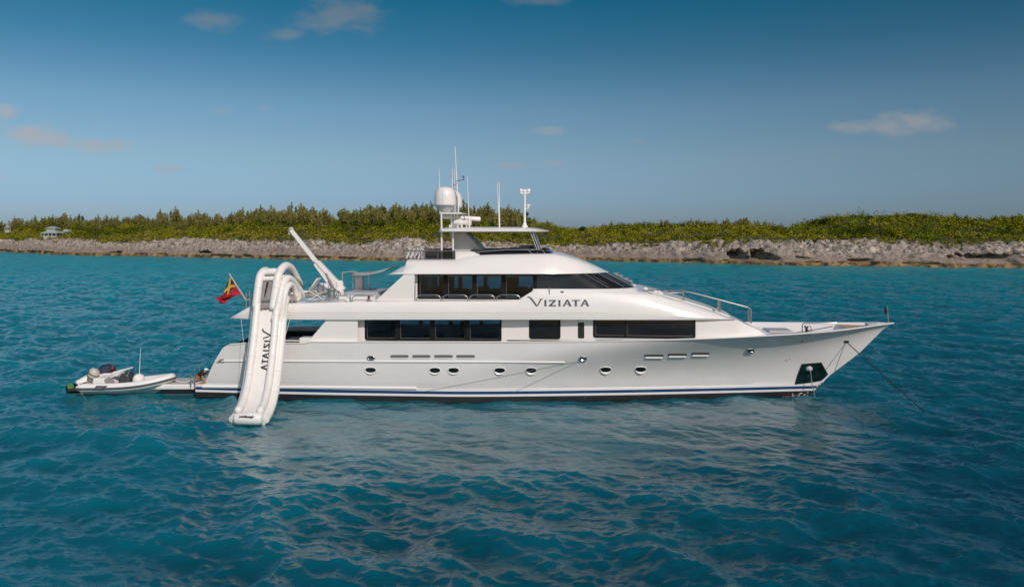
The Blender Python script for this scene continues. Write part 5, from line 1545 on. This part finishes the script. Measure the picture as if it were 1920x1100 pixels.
# ---- things standing on the upper deck
def canister(u0, u1, v, y, r, label):
    a, b = L3(u0, v, y), L3(u1, v, y); base_ = Vector(((a.x + b.x) / 2, y, UD))
    t = ything('life_raft_canister', base_, label, 'life raft')
    m = YM(); L_ = (b - a).length; d = (b - a).normalized()
    m.tube([a, a + d * .05, a + d * .16, b - d * .16, b - d * .05, b], [r * .55, r * .86, r, r, r * .86, r * .55], 18); m.build_at('canister', WHITE, t, base_, angle=40)
    m = YM()
    for f in (.22, .5, .78): m.tube([a.lerp(b, f) - d * .025, a.lerp(b, f) + d * .025], r * 1.02, 18)
    m.build_at('strap', GREYM, t, base_)
    m = YM()
    for f in (.2, .8):
        p = a.lerp(b, f); m.box(p.x - .05, p.x + .05, y - r, y + r, UD - .05, p.z - r * .5)
    m.build_at('cradle', GREYP, t, base_, smooth=False)
canister(592, 626, 541.5, .3, .36, 'white life raft canister with dark straps beside the crane foot')
def lounger(u, v, y, label, rz):
    p = L3(u, v, y); base_ = Vector((p.x, y, UD)); t = ything('sun_lounger', base_, label, 'sun lounger')
    t.rotation_euler.z = YAW + rz
    m = MB(); m.box(-.95, .35, -.3, .3, .28, .36); m.build('seat', CUSH, t, smooth=False, bevel=.02)
    m = MB(); m.prism([(.35, -.3, .30), (.42, -.3, .36), (.95, -.3, 1.05), (.88, -.3, 1.08)], (0, .6, 0)); m.build('backrest', CUSH, t, smooth=False)
    for x in (-.8, .25):
        for yy in (-.25, .25):
            m = MB(); m.tube([(x, yy, 0), (x, yy, .28)], .025, 6); m.build('leg', STEEL, t)
lounger(568, 556, -1.9, 'white sun lounger with raised backrest between slide and deck chair', 0)
def deck_chair(u, v, y, label):
    p = L3(u, v, y); base_ = Vector((p.x, y, UD)); t = ything('deck_chair', base_, label, 'deck chair')
    m = MB(); m.prism([(-.34, -.28, .22), (-.30, -.28, .18), (.30, -.28, .34), (.28, -.28, .38)], (0, .56, 0)); m.build('seat', CANVAS, t, smooth=False)
    m = MB(); m.prism([(-.36, -.28, .26), (-.32, -.28, .24), (-.40, -.28, .66), (-.44, -.28, .66)], (0, .56, 0)); m.build('backrest', CANVAS, t, smooth=False)
    for yy in (-.31, .31):
        m = MB(); m.tube([(-.42, yy, 0), (.36, yy, .42)], .02, 6); m.tube([(.40, yy, 0), (-.40, yy, .46)], .02, 6); m.build('leg', CUSH, t)
deck_chair(597, 566, -3.1, 'beige canvas folding chair on deck left of the crane')
def simple_thing(name, base_, label, cat): return ything(name, base_, label, cat)
p = L3(622, 566, -2.6); b_ = Vector((p.x, -2.6, UD)); t = simple_thing('deck_capstan', b_, 'green-grey capstan drum standing near the foot of the crane', 'capstan')
m = YM(); m.lathe([(.20, 0), (.22, .1), (.17, .2), (.16, .42), (.22, .48), (.20, .56), (.05, .6)], b_, 16); m.build_at('drum', mat('capstan_grey', (.22, .26, .24), .35, metal=.4), t, b_, angle=40)
m = YM(); m.tube(smooth_path([b_ + Vector((.2, -.05, .1)), b_ + Vector((.42, -.1, .42)), b_ + Vector((.5, -.1, .05)), b_ + Vector((-.4, -.3, .05)), b_ + Vector((-.8, -.35, .12)), b_ + Vector((-1.5, -.4, .05))], 6), .03, 6); m.build_at('hose', GREYM, t, b_)
p = L3(673.5, 541, .3); b_ = Vector((p.x, .3, UD + .25)); t = simple_thing('covered_helm', b_, 'small white covered stand behind the upper rail under the awning', 'deck stand')
m = YM(); m.prism([b_ + Vector((-.16, -.2, 0)), b_ + Vector((.24, -.2, 0)), b_ + Vector((.24, -.2, .82)), b_ + Vector((-.02, -.2, .80)), b_ + Vector((-.22, -.2, .76)), b_ + Vector((-.2, -.2, .42))], (0, .45, 0)); m.build_at('cover', CUSH, t, b_, smooth=False, bevel=.04)
p = L3(691.5, 567, -3.62); b_ = Vector(p); t = simple_thing('red_deck_light', b_, 'small red lamp hung on the upper deck rail', 'lamp')
m = YM(); m.ball(b_ + Vector((0, 0, .26)), (.07, .07, .09)); m.build_at('lens', REDPL, t, b_); m = YM(); m.box(b_.x - .09, b_.x + .07, -3.66, -3.56, b_.z - .02, b_.z + .14); m.build_at('bracket', GREYM, t, b_, smooth=False)
# folded white chairs and dark furniture on the flybridge aft
FCL = ['leftmost white folded chair behind the flybridge rail', 'second white folded chair from the stern end of the flybridge rail', 'third white folded chair from the stern end of the flybridge rail', 'rightmost white folded chair behind the flybridge rail']
first = None
for i, (u, y) in enumerate(((767, -1.8), (775, -1.6), (782.5, -1.3), (789, -1.7))):
    p = L3(u, 480, y); b_ = Vector((p.x, y, FZ))
    if first is None:
        first = t = ything('folded_chair', b_, FCL[i], 'chair', 'folded chairs on the flybridge')
        m = MB(); m.prism([(-.16, -.25, .02), (-.06, -.25, .02), (.16, -.25, .58), (.06, -.25, .58)], (0, .5, 0)); m.build('backrest', CUSH, t, smooth=False, bevel=.01)
        m = MB(); m.prism([(.10, -.22, .02), (.16, -.22, .02), (-.04, -.22, .44), (-.10, -.22, .44)], (0, .44, 0)); m.build('seat', GREYP, t, smooth=False)
        for yy in (-.27, .27):
            m = MB(); m.tube([(-.14, yy, .015), (.14, yy, .6)], .015, 6); m.build('leg', STEEL, t)
    else:
        t = first.copy(); COL.objects.link(t); t.location = R2W(b_); t['label'] = FCL[i]
        for ch in list(first.children):
            c_ = ch.copy(); COL.objects.link(c_); c_.parent = t
b_ = Vector((lp(822, 480, -.6)[0], -.6, FZ)); t = ything('flybridge_table', b_, 'dark table with stools behind the smoked flybridge screen', 'table')
m = YM(); m.box(b_.x - .7, b_.x + .7, -1.2, .2, FZ + .40, FZ + .46); m.build_at('tabletop', DARKSOFA, t, b_, smooth=False)
m = YM(); m.lathe([(.3, 0), (.08, .05), (.07, .40)], b_, 10); m.build_at('leg', STEEL, t, b_)

# white line made up round the end of the foredeck rail
m = YM(); b_ = hit(bvh_up, 1222, 550, .03)[0]
rp = [hit(bvh_up, u, v, .05)[0] for u, v in ((1209, 545.5), (1216, 548.5), (1226, 551), (1236, 553.5), (1248, 557.5), (1262, 561.5), (1280, 566.5))]
rope = ything('mooring_rope', b_, 'white rope trailed down the sloping foredeck house by the rail', 'rope')
m.tube(smooth_path(rp, 4), .035, 6)
for u, v in ((1211, 543.5), (1228, 549), (1235, 550), (1238, 552)): m.ball(hit(bvh_up, u, v, .07)[0], (.13, .08, .09), 8, 6)
m.build_at('rope_coil', ROPE, rope, b_)

# ---- lines
def line(name, pts, r, material, label, sag=0.0, cat='rope'):
    b_ = Vector(pts[0]); t = ything(name, b_, label, cat); m = YM(); P_ = [Vector(p) for p in pts]
    if len(P_) == 2:
        P_ = [P_[0].lerp(P_[1], k / 10) - Vector((0, 0, sag * 4 * (k / 10) * (1 - k / 10))) for k in range(11)]
    m.tube(P_, r, 6); m.build_at('strand', material, t, b_)
pb_ = hit(bvh_hull, 1587, 640.5, .05)[0]
q = P(1742, 778, FPX * HC / (778 - HV)); qw = Vector(((q - YT).dot(EX), (q - YT).dot(EY), 0)); qw = pb_ + (qw - pb_) * 1.15
line('anchor_rode', [pb_, qw], .026, DROPE, 'dark anchor rode slanting from the bow down into the water', .04)
line('bridle_line', [hit(bvh_hull, 1586, 642, .02)[0], hit(bvh_hull, 1567, 667, .03)[0], hit(bvh_hull, 1549, 691, .05)[0]], .012, GROPE, 'thin grey line across the bow from fairlead to anchor plate')
ap0 = hit(bvh_hull, 1516, 692, .2)[0]
line('anchor_chain', [ap0, L3(1523, 722, ap0.y - .05), L3(1526, 733, ap0.y - .05), L3(1530, 757, ap0.y)], .022, mat('chain_galv', (.35, .36, .34), .5, metal=.5), 'pale anchor chain hanging from the green plate into the water', cat='chain')
hp = hit(bvh_hull, 1090, 673, .06)[0]
line('fender_line', [hp, hit(bvh_hull, 1040, 684.5, .03)[0], hit(bvh_hull, 950, 703, .03)[0], hit(bvh_hull, 870, 719, .03)[0], hit(bvh_hull, 795, 733, .03)[0]], .007, GROPE, 'upper of two thin lines slanting aft across the hull side')
line('fender_line', [hp, hit(bvh_hull, 1045, 695, .03)[0], hit(bvh_hull, 1000, 717, .03)[0], hit(bvh_hull, 962, 735, .03)[0]], .007, GROPE, 'lower and steeper of two thin lines on the hull side')

# ---- floating dock off the stern
dk0 = Vector((-24.2 + 1.5, 0, 0))
fd = thing('floating_dock', (-18.55, 44.9, 0), 'flat grey floating dock between the tender bow and the yacht stern', 'floating dock')
m = MB(); o = [(-1.9, -.95), (1.0, -.95), (1.25, 1.1), (-1.9, 1.1)]
m.loft([[(x * .98, y * .98, .34) for x, y in o], [(x, y, .40) for x, y in o], [(x, y, .54) for x, y in o], [(x * .985, y * .97, .60) for x, y in o]]); m.build('dock_body', VINYL, fd, smooth=False)
m = MB(); m.loft([[(x * .93, y * .88, .603) for x, y in o], [(x * .93, y * .88, .615) for x, y in o]]); m.build('deck_pad', mat('dock_pad', (.46, .44, .42), .8, var=.06), fd, smooth=False)
m = MB(); m.loft([[(x * .8, y * .6, -.25) for x, y in o], [(x * .8, y * .6, .34) for x, y in o]]); m.build('float', STRAKE, fd, smooth=False)  # float coloured dark to paint in the shade under the dock
m = MB(); m.tube([(.9, -.9, .62), (1.4, -.5, .72), (1.7, -.4, .8)], .035, 6); m.build('tie_line', ROPE, fd)

# ---- tender (rigid inflatable)
TP = Vector(((242 - CU) * 44.55 / FPX, 44.55, 0.07))
rib = thing('tender_boat', TP, 'small white rigid inflatable tender with a tall antenna floating astern', 'tender', math.radians(-1.5))
zt_ = lambda x: .44 + .40 * max(0, (x + .6) / 3.4) ** 2.0 - .05 * max(0, -x) / 2.7
tp = [(-2.75, -.92), (-2.3, -.93), (-1.2, -.94), (0, -.93), (1.0, -.88), (1.7, -.74), (2.3, -.46), (2.62, -.18), (2.70, 0)]
tp = tp + [(x, -y) for x, y in reversed(tp[:-1])]
pth = smooth_path([(x, y, zt_(x)) for x, y in tp], 5)
rad_ = [.24 * min(1, .45 + .55 * min(1, (p.x + 2.78) / .35)) for p in pth]
m = MB(); m.tube(pth, rad_, 14); tb = m.build('inflatable_tube', TUBEGR, rib, angle=60)
m = MB(); cz = Vector((0, 0, 0))
n_ = len(pth); sp_ = []
for i, p in enumerate(pth):
    d = (pth[min(i + 1, n_ - 1)] - pth[max(i - 1, 0)]).normalized(); out = Vector((d.y, -d.x, 0)).normalized()
    sp_.append(p + out * (rad_[i] * .985) + Vector((0, 0, -.01)))
m.tube(sp_, .055, 8); m.build('rub_strake', STRAKE, tb)
m = MB(); pl_ = [(-1.55, .10), (-1.38, .30), (-.65, .30), (-.80, .19), (-.85, .06), (-1.5, .06)]
yy = lambda z: -.94 - math.sqrt(max(0, .245 ** 2 - (z) ** 2))
m.loft([[(x, yy(z - .15) - .012, zt_(-1.1) + z - .15) for x, z in pl_], [(x, yy(z - .15) + .03, zt_(-1.1) + z - .15) for x, z in pl_]]); gp = m.build('name_patch', STRAKE, tb, smooth=False)
m = MB(); m.box(-1.32, -.98, -1.205, -1.18, zt_(-1.1) - .02, zt_(-1.1) + .04); m.build('patch_logo', mat('patch_logo_grey', (.55, .55, .57), .5), gp, smooth=False)
hs = []
for x, hw, zk, zc in ((-2.45, .85, -.28, .12), (-1.0, .85, -.32, .12), (.4, .80, -.32, .16), (1.4, .62, -.26, .28), (2.1, .36, -.05, .45), (2.48, .10, .28, .62)):
    hs.append([(x, -hw, zc + .22), (x, -hw, zc), (x, -hw * .5, lerp(zc, zk, .6)), (x, 0, zk), (x, hw * .5, lerp(zc, zk, .6)), (x, hw, zc), (x, hw, zc + .22)])
m = MB(); m.loft(hs, False, False); m.f.append(tuple(range(7))); m.m.append(0); m.build('hull', mat('tender_hull', (.66, .65, .64), .3, var=.03), rib, angle=20)
m = MB(); m.loft([[(x, -w, z), (x, w, z)] for x, w, z in ((-2.4, .78, .30), (.8, .76, .34), (1.8, .5, .5), (2.3, .2, .66))], False, False); fl = m.build('floor', CUSH, rib)
m = MB(); m.prism([(-2.1, -.55, .3), (-1.95, -.55, .86), (-1.2, -.55, .86), (-.75, -.55, .62), (-.55, -.55, .3)], (0, 1.1, 0)); m.build('seat', CUSH, rib, smooth=False, bevel=.05)
m = MB(); m.prism([(-1.15, -.56, .34), (-1.25, -.56, .80), (-.95, -.56, .95), (-.72, -.56, .84), (-.42, -.56, .34)], (0, .05, 0)); m.build('seat_cover', MESHG, rib, smooth=False)
m = MB(); m.prism([(-.45, -.40, .3), (-.50, -.40, .86), (-.22, -.40, 1.12), (.15, -.40, 1.05), (.30, -.40, .3)], (0, .8, 0)); con = m.build('console', mat('console_grey', (.05, .05, .055), .45, var=.3, scale=6), rib, smooth=False, bevel=.10)
m = MB(); m.prism([(-.95, -.45, 1.02), (-.82, -.45, 1.18), (.02, -.45, 1.36), (.08, -.45, 1.30), (-.30, -.45, 1.16)], (0, .85, 0)); m.build('console_cover', CUSH, rib, smooth=False, bevel=.03)
m = MB(); m.tube([(.10, -.38, .95), (.22, -.38, 1.28), (.22, .38, 1.28), (.10, .38, .95)], .022, 6); a_ = [( -.52 + .13 * math.cos(t), -.1 + .17 * math.sin(t), .98 + .1 * math.cos(t)) for t in np.linspace(0, 6.28, 13)]; m.tube(a_, .018, 6); m.build('console_rail', STEEL, con)
m = MB(); m.lathe([(.34, 0), (.36, .18), (.34, .36), (.25, .5), (.12, .56), (.02, .57)], (.62, 0, .45), 18); sd = m.build('bow_seat_pod', CANVAS if False else CUSH, rib, angle=50)
m = MB(); m.tube([(.66, 0, 1.0), (.70, 0, 1.75), (.74, 0, 2.45)], [.025, .02, .012], 6); m.build('whip_antenna', ROPE, rib)
m = MB(); m.box(.95, 1.7, -.5, .5, .40, .52); m.build('bow_cushion', CUSH, rib, smooth=False, bevel=.05)
for x, mm_ in ((1.25, GREYP), (1.48, GREYP), (1.66, REDPL)):
    m = MB(); m.box(x, x + .10, -.66, -.58, .62, .70); m.build('cleat', mm_, rib, smooth=False)
m = MB(); m.tube(smooth_path([(2.75, 0, .75), (3.3, .1, .55), (3.9, .15, .62)], 5), .02, 6); m.build('painter', ROPE, rib)
rib.scale = (.885, 1, 1)
# outboard, tilted up
m = MB(); o_ = Vector((-2.30, 0, .92)); ax = Vector((.42, 0, .9)).normalized(); sx_ = Vector((ax.z, 0, -ax.x))
rg = []
for t, w, h in ((-.34, .16, .16), (-.26, .24, .26), (0, .27, .33), (.22, .25, .32), (.36, .18, .24), (.40, .08, .12)):
    rg.append([o_ + ax * t + sx_ * (h * math.cos(a)) + Vector((0, 1, 0)) * (w * math.sin(a)) for a in [2 * math.pi * k / 14 for k in range(14)]])
m.loft(rg); ob_ = m.build('outboard_motor', mat('cowl_beige', (.50, .45, .38), .4, var=.04), rib, angle=50)
m = MB(); 
for t in (-.12, .10): m.tube([o_ + ax * t + sx_ * (.345 * math.cos(a)) + Vector((0, 1, 0)) * (.285 * math.sin(a)) for a in [2 * math.pi * k / 16 for k in range(17)]], .018, 5)
m.build('cowl_band', BLK, ob_)
m = MB(); m.prism([(-2.75, -.1, .28), (-2.45, -.1, .30), (-2.3, -.1, .72), (-2.62, -.1, .78)], (0, .2, 0)); m.tube([(-2.6, 0, .55), (-2.95, 0, .2), (-3.05, 0, -.25)], [.13, .11, .08], 8); m.build('outboard_leg', mat('cowl_dark', (.36, .32, .28), .5), ob_, smooth=False)

# ---- jet ski beyond the tender
js_ = thing('jet_ski', (-24.62, 45.15, 0), 'jet ski with navy cover, white flank and lime stern behind the tender', 'jet ski', math.radians(38))
rg = []
for x, hw, zk, zd in ((-.55, .38, -.1, .34), (.3, .50, -.16, .40), (1.2, .52, -.16, .46), (1.9, .40, -.05, .58), (2.4, .18, .2, .70), (2.62, .04, .45, .74)):
    rg.append([(x, -hw, zd), (x, -hw, lerp(zk, zd, .45)), (x, 0, zk), (x, hw, lerp(zk, zd, .45)), (x, hw, zd)])
m = MB(); m.loft(rg, False, False); m.f.append((0, 1, 2, 3, 4)); m.m.append(0); m.build('hull', BLK, js_, angle=30)
m = MB(); m.loft([[(x, -w, z), (x, -w * .6, z + .06), (x, w * .6, z + .06), (x, w, z)] for x, w, z in ((-.57, .385, .34), (-.3, .42, .36), (-.26, .42, .36))], False, False); m.box(-.57, -.28, -.42, -.385, .27, .34); m.build('stern_pad', LIME, js_, smooth=False)
m = MB(); m.loft([[(x, -w, z0), (x, -w * .75, z1), (x, w * .75, z1), (x, w, z0)] for x, w, z0, z1 in ((-.05, .45, .38, .45), (.4, .46, .40, .62), (1.3, .46, .46, .92), (1.8, .36, .56, .98), (2.3, .2, .68, .84), (2.58, .05, .72, .76))], False, True); m.build('deck', WHITE, js_, angle=30)
m = MB(); m.loft([[(x, -w, z0), (x, -w * .8, z1), (x, w * .8, z1), (x, w, z0)] for x, w, z0, z1 in ((-.1, .16, .46, .56), (.5, .2, .62, .86), (1.0, .2, .78, 1.0), (1.25, .18, .90, 1.02))], False, True); m.build('seat', CUSH, js_, angle=30)
m = MB()
for sg in (-1, 1): m.prism([(.0, sg * .40, .46), (.1, sg * .41, .42), (1.25, sg * .41, .74), (1.3, sg * .38, .84)], (0, sg * .03, 0))
m.build('flank_stripe', BLK, js_, smooth=False)
m = MB(); m.loft([[(x, -w, z0), (x, -w * .7, z1), (x, w * .7, z1), (x, w, z0)] for x, w, z0, z1 in ((1.05, .22, .92, 1.10), (1.35, .36, .92, 1.32), (1.65, .36, .92, 1.36), (1.95, .22, .90, 1.18))], False, True); m.build('cover', NAVY, js_, angle=30)
for sg in (-1, 1):
    m = MB(); m.ball((1.72, sg * .40, 1.18), (.10, .09, .14)); m.build('mirror', REDPL if sg < 0 else NAVY, js_)

# ---- person bending on the swim platform
hipc = L3(372, 705.5, -2.35)
pb = Vector((hipc.x, hipc.y, .75))
person = ything('person', pb, 'person in dark shirt and white cap bending over on the swim platform', 'person')
K = lambda u, v, dy=0.0: L3(u, v, -2.35 + dy) - pb
floor = lambda p: Vector((p.x, p.y, .05))
hip = K(372, 705.5); spine = K(376, 701.5); chest = K(381, 698.2); neck = K(384.2, 696.3); head = K(386, 693.8); crown = K(386.6, 691.6)
bv, be, br_ = [], [], []
def bp(p, r, par=None):
    bv.append(tuple(p)); br_.append(r)
    if par is not None: be.append((par, len(bv) - 1))
    return len(bv) - 1
i_h = bp(hip, .135); i_s = bp(spine, .125, i_h); i_c = bp(chest, .14, i_s); i_n = bp(neck, .055, i_c); i_hd = bp(head, .085, i_n); bp(crown, .075, i_hd)
bp(head + Vector((.085, 0, -.035)), .02, i_hd)
fingers = []
for sg in (-1, 1):
    hj = bp(hip + Vector((.02, sg * .10, -.05)), .09, i_h); kn = hip + Vector((.14, sg * .14, -.26)); kn.z = max(kn.z, .24)
    ikn = bp(kn, .062, hj); an = Vector((hip.x - .02, kn.y, .09)); ia = bp(an, .042, ikn); ih_ = bp(an + Vector((.0, 0, -.05)), .038, ia); bp(an + Vector((.17, 0, -.06)), .03, ih_)
    sh = chest + Vector((-.01, sg * .17, .0)); ish = bp(sh, .062, i_c); el = sh + Vector((.07, sg * .04, -.22)); iel = bp(el, .042, ish); wr = el + Vector((.10, -sg * .03, -.20)); iw = bp(wr, .028, iel)
    pm = bp(wr + Vector((.03, 0, -.07)), .032, iw)
    pmv = Vector(bv[pm])
    for f, (dy, ln) in enumerate(((-.03, .06), (-.01, .075), (.01, .07), (.03, .055))):
        k1 = bp(pmv + Vector((.01, dy, -.03)), .011, pm); k2 = bp(pmv + Vector((.025, dy, -.03 - ln * .6)), .009, k1); bp(pmv + Vector((.015, dy, -.03 - ln)), .008, k2)
    k1 = bp(pmv + Vector((.02, -sg * .04, .01)), .012, pm); bp(pmv + Vector((.04, -sg * .055, -.03)), .009, k1)
me = bpy.data.meshes.new('person_body'); me.from_pydata(bv, be, []); me.materials.append(SKIN)
body = bpy.data.objects.new('body', me); COL.objects.link(body); body.parent = person
sk = body.modifiers.new('skin', 'SKIN'); sk.use_smooth_shade = True
for i, r in enumerate(br_): me.skin_vertices[0].data[i].radius = (r, r)
me.skin_vertices[0].data[0].use_root = True
ssf = body.modifiers.new('sub', 'SUBSURF'); ssf.levels = 1; ssf.render_levels = 2
def garment(name, pts, rs, material, sx=1.25):
    m = MB(); m.tube(pts, rs, 14, sx=sx); return m.build(name, material, person, angle=60)
garment('shirt', [hip.lerp(spine, .5), spine, chest, chest.lerp(neck, .6)], [.155, .155, .17, .09], BLSHIRT)
for sg in (-1, 1):
    sh = chest + Vector((-.01, sg * .17, 0)); m = MB(); m.tube([chest + Vector((0, sg * .08, .02)), sh, sh + Vector((.04, sg * .025, -.13))], [.10, .085, .066], 10); m.build('sleeve', BLSHIRT, person)
garment('shorts', [hip + Vector((-.04, 0, -.06)), hip, hip.lerp(spine, .55)], [.13, .16, .155], ORANGE)
for sg in (-1, 1):
    kn = hip + Vector((.14, sg * .14, -.26)); kn.z = max(kn.z, .24); a_ = hip + Vector((.02, sg * .1, -.05)); m = MB(); m.tube([a_, a_.lerp(kn, .7)], [.115, .088], 10); m.build('shorts_leg', ORANGE, person)
m = MB(); c_ = head + (crown - head) * .35 + Vector((0, 0, .02)); m.ball(c_, (.115, .10, .085), 14, 8); m.prism([c_ + Vector((.08, -.07, -.02)), c_ + Vector((.20, -.05, -.03)), c_ + Vector((.20, .05, -.03)), c_ + Vector((.08, .07, -.02))], (0, 0, .012)); m.build('cap', CUSH, person, angle=60)
m = MB(); m.tube([neck + Vector((-.02, 0, .06)), head + Vector((-.05, 0, .0))], [.06, .085], 10); m.build('hair', BLK, person)
m = MB(); m.ball(head + Vector((.082, -.03, .0)), .011, 8, 6); m.ball(head + Vector((.082, .03, .0)), .011, 8, 6); m.build('eyes', BLK, person)
